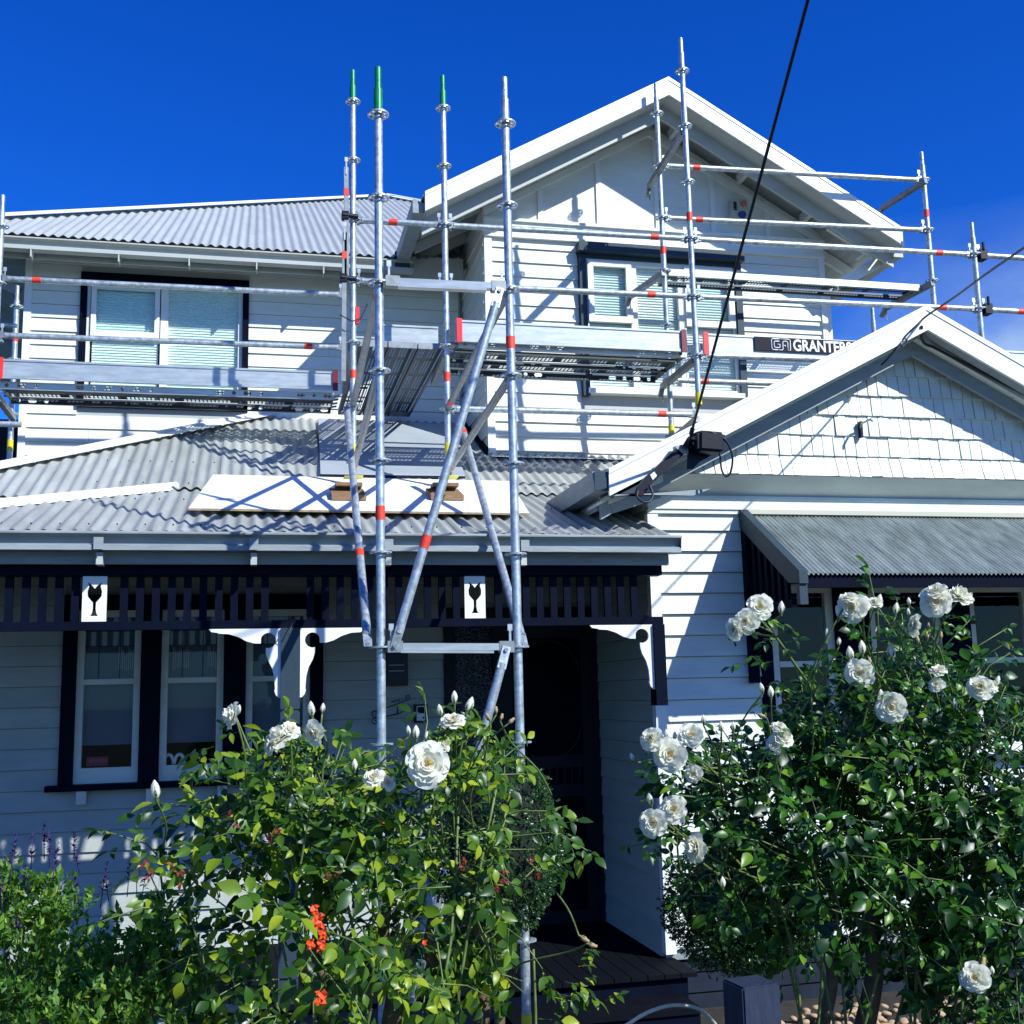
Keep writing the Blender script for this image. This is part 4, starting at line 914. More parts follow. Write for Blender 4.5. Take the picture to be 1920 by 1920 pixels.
t = toe(.95, 1.46, 8.95, 4.42, 4.60, 'short rear toe board between the two near poles behind the bridging deck')
t = toe(.74, .97, 9.3, 4.42, 4.60, 'short toe board piece left of the near green tipped pole')
c = aY(669, 592, 8.4); t = thing('toe_board_bracket', 'tilted red toe board bracket tied with black cable ties beside the far green tipped pole', 'bracket', c); MB().beam(c - e((.0, 0, .065)), c + e((0.005, 0, .065)), .03, .05, up=(0, 1, 0)).build('clip', REDP, t)
MB().path([c + e((-.13, -.03, -.01)), c + e((-.04, -.04, -.06)), c + e((.03, -.04, -.03)), c + e((.08, -.03, .09))], .004, 6).build('cable_tie', BLACK, t)
# tape smears on deck edge
for p_, q_ in (((1047, 658), (1098, 659)),):
    a = aY(*p_, 8.41); b = aY(*q_, 8.41)
# banner
bx0 = aY(1415, 645, 8.36).x; bt = aY(1415, 631, 8.36).z; bb = aY(1415, 657, 8.36).z
MB().box(bx0, 6.05, 8.355, 8.3615, bb, bt).build('banner', BGBLK, tb)
cu = bpy.data.curves.new('t', 'FONT'); cu.body = 'GRANTERS'; cu.size = .135; cu.extrude = .0006; cu.offset = .0032; cu.space_character = 1.0
tx = aY(1487, 645, 8.35).x
link('banner_lettering', frommesh('banner_lettering', cu, LETW, lambda c: Vector((tx + c.x * .80, 8.3535 - c.z, bb + .014 + c.y)), tb.location), tb)
lg = MB(); s_x = aY(1447, 645, 8.35).x; s_w = aY(1482, 645, 8.35).x - s_x; lz = bb + .012; lh = bt - bb - .024
def stroke(pts, w=.0042):
    q = [Vector((s_x + a * s_w, 8.3535, lz + b * lh)) for a, b in pts]
    lg.path(q, w, 6)
stroke([(.42, 1), (.08, 1), (.0, .9), (.0, .1), (.08, 0), (.30, 0)]); stroke([(.42, .78), (.18, .78), (.14, .7), (.14, .28), (.18, .2), (.40, .2), (.44, .28), (.44, .5), (.30, .5)])
stroke([(.30, 0), (.56, 0), (.60, .1), (.60, .72), (.66, .80), (.80, .80), (.86, .72), (.86, 0)]); stroke([(.42, 1), (.92, 1), (1, .9), (1, 0), (.86, 0)]); stroke([(.60, .42), (.74, .42), (.74, .28)])
lg.build('banner_logo', LETW, tb)
# ------------------------------------------------------------------ sheets on the roof
ms = .36; zS = lambda y: 2.862 + ms * (y - 7.72)
tl_, tr_, br_, bl_ = (onp(px, py, 7.72, 2.872, ms) for px, py in ((400, 893), (955, 905), (993, 966), (353, 957)))
t = thing('plywood_sheet', 'white plywood sheet lying across the corrugated verandah roof under the pole feet', 'plywood sheet', (.7, 8, 3.0))
up_ = e((0, 0, .014))
MB().hexa([bl_, br_, tr_, tl_, bl_ + up_, br_ + up_, tr_ + up_, tl_ + up_]).build('sheet', PLY, t)
dn = e((0, -.002, 0)); MB().hexa([bl_ + dn * 3, br_ + dn * 3, br_ + dn, bl_ + dn, bl_ + dn * 3 + up_, br_ + dn * 3 + up_, br_ + dn + up_, bl_ + dn + up_]).build('raw_edge', PLYE, t)
for (a_, b_, lab) in ((620, 684, 'left timber sole board under the far green tipped pole'), (806, 862, 'right timber sole board under the third pole')):
    p = onp((a_ + b_) / 2, 930, 7.72, 2.90, ms); t = thing('sole_board', lab, 'timber block', p, 'timber sole boards')
    w = .12; y0, y1 = p.y - .12, p.y + .14
    MB().hexa([(p.x - w, y0, zS(y0) + .03), (p.x + w, y0, zS(y0) + .03), (p.x + w, y1, zS(y1) + .03), (p.x - w, y1, zS(y1) + .03), (p.x - w, y0, zS(y0) + .068), (p.x + w, y0, zS(y0) + .068), (p.x + w, y1, zS(y1) + .068), (p.x - w, y1, zS(y1) + .068)]).build('board', TIMB, t)
    MB().box(p.x - .085, p.x + .105, p.y + .0, p.y + .12, zS(p.y + .12) + .07, zS(p.y + .12) + .095).build('packer', TIMB, t)
mg = .50; zg = lambda y: zM(y) + .025
t = thing('flat_flashing_sheet', 'flat grey sheet laid on the roof under the bridging deck', 'metal sheet', (1.1, 9.6, 3.6))
q4 = [onp(px, py, 8.7, 3.212, mg) for px, py in ((601, 889), (872, 893), (838, 797), (597, 786))]; yb = q4[0].y
MB().hexa([*q4, *[a + e((0, 0, .01)) for a in q4]]).build('sheet', SHEET, t)
MB().hexa([q4[0] + e((-.004, -.004, -.02)), q4[1] + e((0, -.004, -.02)), q4[1] + e((0, -.0005, -.02)), q4[0] + e((-.004, -.0005, -.02)), q4[0] + e((-.004, -.004, .0)), q4[1] + e((0, -.004, .0)), q4[1] + e((0, -.0005, 0)), q4[0] + e((-.004, -.0005, 0))]).build('front_lip', BLACKM, t)

XK = 1.105
# ================================================================== SERVICE CABLES
YE = 6.30
t = thing('service_bracket', 'black electrical service bracket and junction box on the lower barge board end', 'service bracket', aY(1290, 835, YE))
E_ = lambda x, y, dy=0: aY(x, y, YE + dy)
MB().prism([E_(1193, 925), E_(1197, 912), E_(1212, 893), E_(1268, 840), E_(1282, 852), E_(1224, 905), E_(1205, 930)], (0, .04, 0)).build('arm', BLACKM, t)
MB().prism([E_(1219, 890, -.004), E_(1227, 884, -.004), E_(1232, 892, -.004), E_(1224, 900, -.004)], (0, .003, 0)).build('arm_plate', OLDW, t)
MB().prism([E_(1266, 836), E_(1297, 831), E_(1295, 850), E_(1272, 852)], (0, .05, 0)).build('saddle', GALVD, t)
MB().prism([E_(1290, 880), E_(1291, 838), E_(1305, 830), E_(1318, 815), E_(1354, 822), E_(1352, 845), E_(1330, 856), E_(1312, 866), E_(1298, 880)], (0, .02, 0)).build('back_plate', BLACKM, t)
bxm = bmesh.new(); bmesh.ops.create_cube(bxm, size=1); bmesh.ops.bevel(bxm, geom=bxm.edges[:], offset=.12, segments=3, affect='EDGES')
for v in bxm.verts: v.co = (v.co.x * .175, v.co.y * .13, v.co.z * .125)
me = bpy.data.meshes.new('junction_box'); bxm.to_mesh(me); bxm.free(); me.materials.append(BLACK); o = link('junction_box', me, t); o.location = xf(E_(1328, 831, -.05)) - t.location; o.scale = (XK,) * 3; o.rotation_euler = (0, math.radians(3), 0)
def smooth(pts, n=8):
    pts = [Vector(p) for p in pts]; out = []
    for i in range(len(pts) - 1):
        p0, p1, p2, p3 = pts[max(i - 1, 0)], pts[i], pts[i + 1], pts[min(i + 2, len(pts) - 1)]
        for k in range(n):
            u = k / n; out.append(.5 * ((2 * p1) + (-p0 + p2) * u + (2 * p0 - 5 * p1 + 4 * p2 - p3) * u * u + (-p0 + 3 * p1 - 3 * p2 + p3) * u ** 3))
    return out + [pts[-1]]
MB().path(smooth([E_(1293, 822, -.03), E_(1308, 811, -.06), E_(1335, 811, -.1), E_(1360, 825, -.1), E_(1373, 855, -.08), E_(1370, 885, -.06), E_(1361, 893, -.05), E_(1353, 880, -.04), E_(1350, 850, -.03)]), .0065, 8).build('cable_loop', CORD, t)
MB().path(smooth([E_(1196, 920, -.02), E_(1195, 932, -.04), E_(1205, 941, -.06), E_(1218, 940, -.06), E_(1224, 928, -.04), E_(1218, 910, -.02)]), .0075, 8).build('cable_tail', CORD, t)
MB().beam(E_(1286, 838, -.02), E_(1296, 822, -.04), .035, .035).build('cable_clamp', BLACKM, t)
top = aY(1531, -60, 3.9)
cab = []; a = E_(1290, 835, -.03)
for k in range(25):
    u = k / 24 * 3.2; cab.append(a.lerp(top, u))
o = tag(MB().path(cab, .0085, 8).build('overhead_cable', CORD), 'thick black overhead cable rising from the service bracket out of the top edge', 'cable')
MB().tube(a.lerp(top, .035), a.lerp(top, .05), .014, 10).build('cable_grip', BLACK, o)
ap = aY(1738, 592, 6.33); rt = aY(1960, 437, 4.3)
pts = [aY(1652, 685, 6.46), aY(1668, 668, 6.42), aY(1700, 628, 6.36), aY(1722, 607, 6.34), ap, aY(1790, 557, 5.95), aY(1850, 513, 5.2), rt, rt + (rt - aY(1850, 513, 5.2)) * 5]
tag(MB().path(smooth(pts, 6), .0065, 8).build('thin_cable', CORD), 'thin black cable strung from the lower gable peak to the right picture edge', 'cable')
MB().path(smooth([aY(1697, 634, 6.36), aY(1688, 645, 6.35), aY(1694, 650, 6.35), aY(1701, 640, 6.35), aY(1695, 632, 6.36)], 5), .0045, 6).build('cable_curl', CORD, bpy.data.objects['thin_cable'])
pts = [aY(1728, 612, 6.36), aY(1728, 634, 6.44), aY(1735, 645, 6.47), aY(1752, 652, 6.48), aY(1790, 672, 6.48), aY(1850, 703, 6.48), aY(1925, 742, 6.48)]
tag(MB().path(smooth(pts, 6), .010, 8).build('conduit_cable', CORD), 'black conduit clipped along the right inner edge of the lower gable', 'cable')

XK = 1.0
# ================================================================== GARDEN
nz_ = aY(4, 786, 12.5)
tag(MB().box(-4.6, -2.16, 12.5, 12.7, GZ, nz_.z).build('neighbour_wall', DOORM), 'dark neighbouring wall glimpsed at the left edge below the scaffold', 'wall')
t = thing('fence_post', 'square dark blue fence post top in the bottom right foreground', 'fence post', (1.075, 2.45, GZ))
fp = bmesh.new(); bmesh.ops.create_cube(fp, size=1)
for v in fp.verts: v.co = (v.co.x * .092, v.co.y * .092, v.co.z * 1.476)
bmesh.ops.bevel(fp, geom=fp.edges[:], offset=.004, segments=2, affect='EDGES')
me = bpy.data.meshes.new('post'); fp.to_mesh(me); fp.free(); me.materials.append(mat('worn navy post paint', (.007, .013, .036), .7, noise=.5, nscale=14, col2=(.014, .024, .052), bump=1, bscale=30, stretch=(3, 3, .5)))
o = link('post', me, t); o.location = (0.0, .0, .738); o.rotation_euler.z = math.radians(6)
# pebbles
pb = setting(MB().box(2.9, 5.0, 5.8, 7.3, GZ - .03, GZ + .012).build('pebble_bed', SOIL))
def stone_mesh(seed):
    r_ = random.Random(seed); b = bmesh.new(); bmesh.ops.create_icosphere(b, subdivisions=2, radius=1)
    a_ = (r_.uniform(.8, 1.2), r_.uniform(.6, .9), r_.uniform(.38, .55))
    for v in b.verts: v.co = Vector((v.co.x * a_[0], v.co.y * a_[1], v.co.z * a_[2])) * (1 + .08 * math.sin(3 * v.co.x + seed))
    me = bpy.data.meshes.new('pebble'); b.to_mesh(me); b.free(); me.materials.append(STONE)
    for p in me.polygons: p.use_smooth = True
    return me
sm = [stone_mesh(i) for i in range(5)]
rr = random.Random(3)
for k in range(240):
    o = link('pebble', rr.choice(sm), pb); o.location = (rr.uniform(3.05, 4.6), rr.uniform(5.95, 7.1), GZ + .03 + rr.uniform(0, .055)); s_ = rr.uniform(.025, .045); o.scale = (s_, s_, s_); o.rotation_euler = (rr.uniform(-.4, .4), rr.uniform(-.4, .4), rr.uniform(0, 6))
tag(MB().path(smooth([aY(1170, 1925, 5.3), aY(1215, 1898, 5.5), aY(1262, 1885, 5.55), aY(1310, 1892, 5.5), aY(1345, 1925, 5.3)], 8), .009, 8).build('garden_hose', HOSE), 'pale garden hose looping over the ground left of the fence post', 'hose')
pe = aY(385, 1912, 2.9)
tag(MB().path([(pe.x + .10 * math.cos(t_), pe.y + .10 * math.sin(t_) * 1.0, pe.z) for t_ in [2 * math.pi * k / 24 for k in range(25)]], .010, 8).build('pot_rim', TRIMW), 'white plastic pot rim at the bottom edge below the salvia', 'pot rim')

# ---------------- leaves
def leaflet(L=1.0, Wd=.58, fold=.16, curl=.25):
    """one pointed leaflet along +X, unit length"""
    st = [(0, .0), (.18, .62), (.42, 1.0), (.68, .78), (.88, .32), (1, 0)]
    vs = []; fs = []
    for i, (u, w) in enumerate(st):
        z = -curl * u * u
        if w == 0: vs.append((u * L, 0, z))
        else: vs += [(u * L, w * Wd / 2, z + fold * w * .5), (u * L, 0, z), (u * L, -w * Wd / 2, z + fold * w * .5)]
    fs = [[0, 2, 1], [0, 3, 2]]
    for k in range(3):
        a = 1 + 3 * k; fs += [[a, a + 1, a + 4, a + 3], [a + 1, a + 2, a + 5, a + 4]]
    fs += [[10, 11, 13], [11, 12, 13]]
    return vs, fs
def compound(n=5, seed=0):
    r_ = random.Random(seed); vs = []; fs = []
    def put(M_):
        v, f = leaflet(1, r_.uniform(.52, .66), r_.uniform(.08, .28), r_.uniform(.1, .45)); k = len(vs); vs.extend([M_ @ Vector(a) for a in v]); fs.extend([[i + k for i in q] for q in f])
    L = .5
    put(Matrix.Translation((1.25, 0, -.12)) @ Matrix.Rotation(r_.uniform(.05, .35), 4, 'Y') @ Matrix.Scale(r_.uniform(.9, 1.05), 4))
    for j, xx in enumerate((.95, .42)[: (n - 1) // 2]):
        for s_ in (1, -1):
            put(Matrix.Translation((xx, 0, -.05)) @ Matrix.Rotation(s_ * r_.uniform(.9, 1.3), 4, 'Z') @ Matrix.Rotation(r_.uniform(-.5, .4), 4, 'X') @ Matrix.Rotation(r_.uniform(0, .45), 4, 'Y') @ Matrix.Scale(r_.uniform(.72, .92) if j == 0 else r_.uniform(.55, .75), 4))
    k = len(vs); vs += [Vector((0, .02, 0)), Vector((0, -.02, 0)), Vector((1.28, -.012, -.11)), Vector((1.28, .012, -.11))]; fs.append([k, k + 1, k + 2, k + 3])
    return vs, fs
COMP = [compound(5, i) for i in range(6)] + [compound(3, 20 + i) for i in range(3)]
def meshof(name, vf, mt, scale=1):
    me = bpy.data.meshes.new(name); me.from_pydata([tuple(Vector(a) * scale) for a in vf[0]], [], vf[1]); me.materials.append(mt)
    for p in me.polygons: p.use_smooth = True
    return me
def orient(d, upv, roll=0):
    x = Vector(d).normalized(); z = Vector(upv); z = (z - x * z.dot(x)); z = z.normalized() if z.length > 1e-4 else x.orthogonal().normalized(); y = z.cross(x)
    return Matrix((x, y, z)).transposed().to_4x4() @ Matrix.Rotation(roll, 4, 'X')
def scatter(parent, spots, lib, mt, sc, nobj, name='leaf', rnd=random):
    """spots: (pos, dir, up, size). the nearest nobj are objects, the rest one mesh"""
    spots = sorted(spots, key=lambda q: (q[0] - EYE).length); meshes = [meshof(name, v, mt) for v in lib]
    B0 = base(parent)
    for p, d, u, s_ in spots[:nobj]:
        o = link(name, rnd.choice(meshes), parent); o.matrix_local = Matrix.Translation(p - B0) @ orient(d, u, rnd.uniform(-.5, .5)) @ Matrix.Scale(s_, 4)
    vs = []; fs = []
    for p, d, u, s_ in spots[nobj:]:
        M_ = Matrix.Translation(p - B0) @ orient(d, u, rnd.uniform(-.6, .6)) @ Matrix.Scale(s_, 4); v, f = rnd.choice(lib); k = len(vs)
        vs += [tuple(M_ @ Vector(a)) for a in v]; fs += [[i + k for i in q] for q in f]
    me = bpy.data.meshes.new('foliage'); me.from_pydata(vs, [], fs); me.materials.append(mt); me.polygons.foreach_set('use_smooth', [True] * len(fs))
    o = link('foliage', me, parent); o['kind'] = 'stuff'; return o
def ellipt(px, py, rx, ry, Y, ry3):
    """ellipsoid from photo extents at depth Y: centre, radii"""
    c = aY(px, py, Y); k = Y / F * 1.03
    return c, Vector((rx * k, ry3, ry * k))
def pix(p):
    d = p - EYE; return 960 + F * d.dot(CR) / d.dot(CF), 960 - F * d.dot(CU) / d.dot(CF)
def in_gap(p, r_):
    x, y = pix(p)
    if y < 1470: return False
    if 958 < x < 1008: return r_.random() < .96
    xb = 888 - (y - 1480) * .30
    return abs(x - xb) < 30 and y < 1760 and r_.random() < .8
def bush(name, label, ells, n, mt, lib, size, nobj, seed, root, twig=.05, stems=None, low=-9, caneM=CANE, outward=1.0, group=None, cat='rose bush', inner=.35):
    r_ = random.Random(seed); t = thing(name, label, cat, root, group); spots = []; tw = MB()
    wts = [e_[1].x * e_[1].z for e_ in ells]; tot = sum(wts)
    ctr = []
    for (c, rad), w in zip(ells, wts):
        for _ in range(int(n * w / tot / 5)):
            v = Vector((r_.gauss(0, 1), r_.gauss(0, 1), r_.gauss(0, 1))).normalized(); q = r_.uniform(inner, 1) ** .7 * .95
            b_ = c + Vector((v.x * rad.x, v.y * rad.y, v.z * rad.z)) * q; D = (v * outward + Vector((r_.gauss(0, .4), r_.gauss(0, .4), .35 + r_.gauss(0, .4)))).normalized(); L = r_.uniform(.10, .24)
            if b_.z < GZ + .05 or (name == 'rose_bush' and seed == 11 and in_gap(b_ + D * L * .5, r_)): continue
            D2 = (D + Vector((r_.gauss(0, .3), r_.gauss(0, .3), -.35))).normalized(); P_ = [b_ - D * .06, b_, b_ + D * L * .5, b_ + D * L * .5 + D2 * L * .5]
            tw.path(P_, .0026, 5, .0014)
            sv = D.cross(Vector((r_.gauss(0, 1), r_.gauss(0, 1), r_.gauss(0, 1)))).normalized(); us = (Vector((.35, -.75, .75)) + v * .3 + Vector((r_.gauss(0, .3), r_.gauss(0, .3), r_.gauss(0, .25)))).normalized(); sv = D.cross(us).normalized(); sz = size * r_.uniform(.7, 1.2)
            for k in range(5):
                u_ = (k + .4) / 5; p = P_[1].lerp(P_[2], u_ * 2) if u_ < .5 else P_[2].lerp(P_[3], u_ * 2 - 1); sg = 1 if k % 2 else -1
                d = (sv * sg * r_.uniform(.7, 1.1) + D * r_.uniform(.3, .8) + Vector((0, 0, r_.uniform(-.45, .1)))).normalized() if k < 4 else D2
                if seed == 11 and in_gap(p + d * .03, r_): continue
                spots.append((p, d, (us + Vector((r_.gauss(0, .25), r_.gauss(0, .25), r_.gauss(0, .2)))).normalized(), sz * r_.uniform(.75, 1.1) * (.8 if k == 4 else 1)))
    for p, v in ctr:
        a = p - Vector((v.x, v.y, abs(v.z) + .5)).normalized() * r_.uniform(.08, .2); m_ = (a + p) / 2 + Vector((r_.gauss(0, .015), r_.gauss(0, .015), 0))
        tw.path([a, m_, p], .0028, 5, .0018)
    if tw.v: tw.build('twigs', caneM, t)['kind'] = 'stuff'
    return t, spots, r_
# ---------------- roses
def rose_vf(seed, full=1.0, n_out=3):
    """open double rose facing +Z, unit radius"""
    r_ = random.Random(seed); vs = []; fs = []
    rings = [(7, 1.0, .10), (7, .86, .30), (6, .70, .52), (6, .52, .75), (5, .34, .95)]
    for ri, (n, L, cup) in enumerate(rings):
        off = r_.uniform(0, 6)
        for i in range(n):
            a = off + 2 * math.pi * i / n + r_.uniform(-.18, .18); Lp = L * r_.uniform(.88, 1.08); wid = Lp * r_.uniform(.62, .80) * (1.15 if ri > 2 else 1); cu_ = cup * r_.uniform(.75, 1.25) * full
            k = len(vs); NU, NV = 5, 5; ph = r_.uniform(0, 6); tw_ = r_.uniform(-.15, .15)
            for u in range(NU + 1):
                uu = u / NU
                wv = wid * (math.sin(math.pi * min(uu * .62 + .08, 1)) ** .8)
                for v in range(NV + 1):
                    vv = v / NV * 2 - 1
                    x = Lp * uu * (1 - .10 * vv * vv * uu); y = wv * vv * .62
                    z = cu_ * (uu ** 1.35) * Lp * .85 + .20 * wid * vv * vv * uu + .05 * uu * math.sin(vv * 5 + ph) * Lp - (.20 * Lp * max(0, uu - .72) * (2.2 if ri < 3 else .6))
                    x -= cu_ * uu * uu * Lp * .30
                    y += tw_ * x * .3; z += .035 * ri
                    vs.append((x * math.cos(a) - y * math.sin(a), x * math.sin(a) + y * math.cos(a), z))
            for u in range(NU):
                for v in range(NV): q = k + u * (NV + 1) + v; fs.append([q, q + NV + 1, q + NV + 2, q + 1])
    return vs, fs
ROSES = [meshof('petals', rose_vf(i, 1.0), PETAL) for i in range(4)] + [meshof('petals', rose_vf(10 + i, 1.7), PETAL) for i in range(2)]
def stam():
    m_ = MB(); r_ = random.Random(5)
    for k in range(34):
        a = r_.uniform(0, 6.28); q = r_.uniform(.02, .15); p = Vector((q * math.cos(a), q * math.sin(a), .30 + r_.uniform(0, .12))); m_.tube(p * .3, p, .006, 4); m_.tube(p, p + Vector((0, 0, .035)), .018, 5)
    return m_.mesh('stamens', STAM)
STA = stam()
def budmesh(green=False, open_=0):
    vs = []; fs = []; prof = [(0, .0), (.10, .30), (.30, .48), (.55, .50), (.80, .34), (1.0, .12 + open_), (1.05, .02)]
    n = 10
    for i, (z, r) in enumerate(prof):
        for j in range(n): t_ = 2 * math.pi * j / n + i * .22; rr_ = r * (1 + .12 * math.sin(3 * t_)); vs.append((rr_ * math.cos(t_), rr_ * math.sin(t_), z * 1.5))
    for i in range(len(prof) - 1):
        for j in range(n): fs.append([i * n + j, i * n + (j + 1) % n, (i + 1) * n + (j + 1) % n, (i + 1) * n + j])
    return vs, fs
BUD = meshof('bud_petals', budmesh(), PETAL); BUDO = meshof('bud_petals', budmesh(open_=.35), PETAL); BUDW = meshof('bud_petals', budmesh(open_=.2), WITH)
def sep():
    m_ = MB(); 
    for k in range(5):
        a = 2 * math.pi * k / 5; c, s_ = math.cos(a), math.sin(a); w = .28
        q = [(-s_ * -w * .5 + c * .12, c * -w * .5 + s_ * .12, .0), (c * .12 - s_ * w * .5, s_ * .12 + c * w * .5, .0), (c * .54 - s_ * w * .45, s_ * .54 + c * w * .45, .45), (c * .54 + s_ * w * .45, s_ * .54 - c * w * .45, .45)]
        m_.add(q + [(c * .42, s_ * .42, 1.1)], [[0, 1, 2, 3], [3, 2, 4]])
    m_.tube((0, 0, -.28), (0, 0, .05), .17, 8, r1=.24)
    return m_.mesh('sepals', BUDG)
SEP = sep()
def bloom(parent, px, py, rp, Y, face, kind=0, seed=0, stem=None, group=None):
    """rp: radius in photo pixels; face: direction the flower looks"""
    r_ = random.Random(int(px * 7 + py)); c = aY(px, py, Y); s_ = rp * (c - EYE).length / F * 1.02; B0 = base(parent)
    o = link('rose_bloom', ROSES[kind], parent); f_ = Vector(face).normalized()
    M_ = f_.to_track_quat('Z', 'Y').to_matrix().to_4x4() @ Matrix.Rotation(r_.uniform(0, 6), 4, 'Z')
    o.matrix_local = Matrix.Translation(c - f_ * s_ * .25 - B0) @ M_ @ Matrix.Scale(s_, 4)
    q = link('stamens', STA, o); h = link('sepals', SEP, o); h.matrix_local = Matrix.Translation((0, 0, -.10)) @ Matrix.Scale(.28, 4)
    return c - f_ * s_ * .35
def bud(parent, px, py, hp, Y, d, m_=BUD):
    c = aY(px, py, Y); s_ = hp * (c - EYE).length / F / 1.6; B0 = base(parent); f_ = Vector(d).normalized()
    o = link('rose_bud', m_, parent); o.matrix_local = Matrix.Translation(c - f_ * s_ * .7 - B0) @ f_.to_track_quat('Z', 'Y').to_matrix().to_4x4() @ Matrix.Diagonal((s_ * .8, s_ * .8, s_, 1))
    h = link('sepals', SEP, o)
    return c - f_ * s_ * .9
TOCAM = lambda p: (EYE - p).normalized()
def stemto(m_, a, b, r=.0028, bend=.02, seed=0):
    a = Vector(a); b = Vector(b); r_ = random.Random(seed + int(a.x * 1000)); L = (b - a).length
    m_.path(smooth([b, b.lerp(a, .35) + Vector((r_.gauss(0, bend), r_.gauss(0, bend), -.0)), b.lerp(a, .72) + Vector((r_.gauss(0, bend), r_.gauss(0, bend), 0)), a], 4), r * 1.15, 6, r * .8)

# centre rose bush
YC = 2.85
ells = [ellipt(560, 1650, 205, 180, YC, .28), ellipt(780, 1640, 175, 170, YC, .28), ellipt(640, 1800, 240, 130, YC, .30), ellipt(530, 1490, 95, 80, YC, .10), ellipt(800, 1490, 110, 70, YC, .14), ellipt(350, 1630, 75, 80, YC, .12), ellipt(955, 1690, 60, 130, YC, .10), ellipt(1030, 1820, 45, 50, YC, .08), ellipt(600, 1450, 60, 50, YC, .08), ellipt(700, 1550, 260, 90, YC, .2), ellipt(900, 1560, 100, 70, YC, .12), ellipt(880, 1780, 90, 110, YC, .14)]
rbC, spots, r_ = bush('rose_bush', 'sunlit white rose bush with yellow green leaves in front of the scaffold poles', ells, 1020, LEAFC, COMP, .049, 300, 11, (aY(720, 1900, YC).x, YC, GZ))
lvl = MB()
tips = []
def B(px, py, rp, face, kind=0, Y=YC - .26): 
    c = aY(px, py, Y); tips.append(bloom(rbC, px, py, rp, Y, TOCAM(c) + Vector(face), kind))
B(802, 1431, 44, (.1, 0, .1), 0, YC - .34); B(848, 1348, 27, (-.1, .3, 1.2), 1); B(432, 1341, 26, (-1.6, .5, .4), 4); B(524, 1378, 31, (-.6, .3, 1.0), 4); B(503, 1395, 22, (-1.5, .4, .3), 2)
B(585, 1375, 25, (-.8, .2, -.2), 2); B(548, 1366, 20, (.6, .2, .8), 3); B(700, 1455, 22, (-.2, .3, .8), 3); B(728, 1466, 18, (.5, .2, .7), 1); B(833, 1398, 14, (.8, 0, .8), 5)
for px, py, hp, d in ((852, 1308, 24, (0, 0, 1)), (880, 1322, 30, (.4, 0, 1)), (825, 1332, 22, (-.2, 0, 1)), (780, 1374, 26, (0, 0, 1)), (584, 1330, 28, (-.1, 0, 1)), (292, 1482, 34, (-.15, 0, 1)), (446, 1332, 20, (.3, 0, 1)), (838, 1393, 24, (.5, 0, 1)), (766, 1370, 18, (-.1, 0, 1)), (605, 1328, 18, (.1, 0, 1)), (800, 1382, 20, (.1, 0, 1)), (665, 1435, 22, (0, 0, 1)), (545, 1505, 26, (.2, 0, 1)), (560, 1380, 18, (0, 0, 1))):
    tips.append(bud(rbC, px, py, hp, YC - .22, d))
for px, py, hp, d in ((915, 1345, 16, (-.5, 0, 1)), (930, 1332, 14, (0, 0, 1)), (958, 1352, 16, (.7, 0, .6)), (940, 1345, 14, (.3, 0, 1)), (1095, 1760, 20, (.3, 0, -.2)), (1110, 1772, 18, (.6, 0, -.2)), (622, 1508, 20, (0, 0, 1))):
    tips.append(bud(rbC, px, py, hp, YC - .22, d, BUDW))
anch = [aY(x, y, YC + r_.uniform(-.1, .1)) for x, y in ((430, 1500), (500, 1520), (560, 1520), (600, 1480), (690, 1540), (800, 1540), (860, 1500), (930, 1480), (950, 1520), (330, 1600), (1000, 1780), (780, 1500), (540, 1580))]
for k, p in enumerate(tips):
    a = r_.choice(sorted(anch, key=lambda q: (Vector((q.x, q.y, q.z * .6)) - Vector((p.x, p.y, p.z * .6))).length)[:2]) + Vector((r_.gauss(0, .05), r_.gauss(0, .05), r_.uniform(-.12, .02))); stemto(lvl, p, a, .0024, .012, k)
root = Vector((aY(720, 1900, YC).x, YC, GZ))
for k, q in enumerate(anch): 
    stemto(lvl, q, root + Vector((r_.uniform(-.25, .25), r_.uniform(-.08, .08), .25)), .0042, .05, k)
lvl.build('canes', CANE, rbC)
trk = MB()
for px, py0, py1, r0 in ((893, 1640, 1925, .022), (725, 1700, 1930, .026), (810, 1720, 1930, .020), (600, 1740, 1930, .018)):
    a = aY(px, py0, YC + .05); b = aY(px + 8, py1, YC + .05); trk.path(smooth([b, b.lerp(a, .4) + Vector((.015, 0, 0)), b.lerp(a, .7) - Vector((.012, 0, 0)), a], 5), r0, 9, r0 * .5)
trk.build('trunk', CANEB, rbC)
# leaves along the free stems
for k, p in enumerate(tips + anch[:4]):
    for j in range(3):
        q = p + Vector((r_.gauss(0, .025), r_.gauss(0, .03), -.03 - .05 * j)); d = Vector((r_.choice((-1, 1)) * r_.uniform(.5, 1), r_.gauss(-.2, .4), r_.uniform(-.2, .5))); spots.append((q, d, Vector((0, -.4, 1)), .030 * r_.uniform(.7, 1.1)))
for px, py, dx in ((400, 1400, -1), (405, 1432, -1), (300, 1520, -1), (330, 1530, 1), (420, 1430, -1), (610, 1390, 1), (640, 1400, 1), (870, 1360, 1), (1000, 1540, 1), (1030, 1560, 1), (1040, 1545, 1), (1060, 1840, 1), (1080, 1860, 1), (1040, 1870, 1), (490, 1850, -1), (500, 1860, .4), (1010, 1910, .5)):
    spots.append((aY(px, py, YC - .15), Vector((dx, -.2, r_.uniform(-.4, .3))), Vector((r_.gauss(0, .2), -.6, 1)), .042))
scatter(rbC, spots, COMP, LEAFC, 1, 300)
redl = []
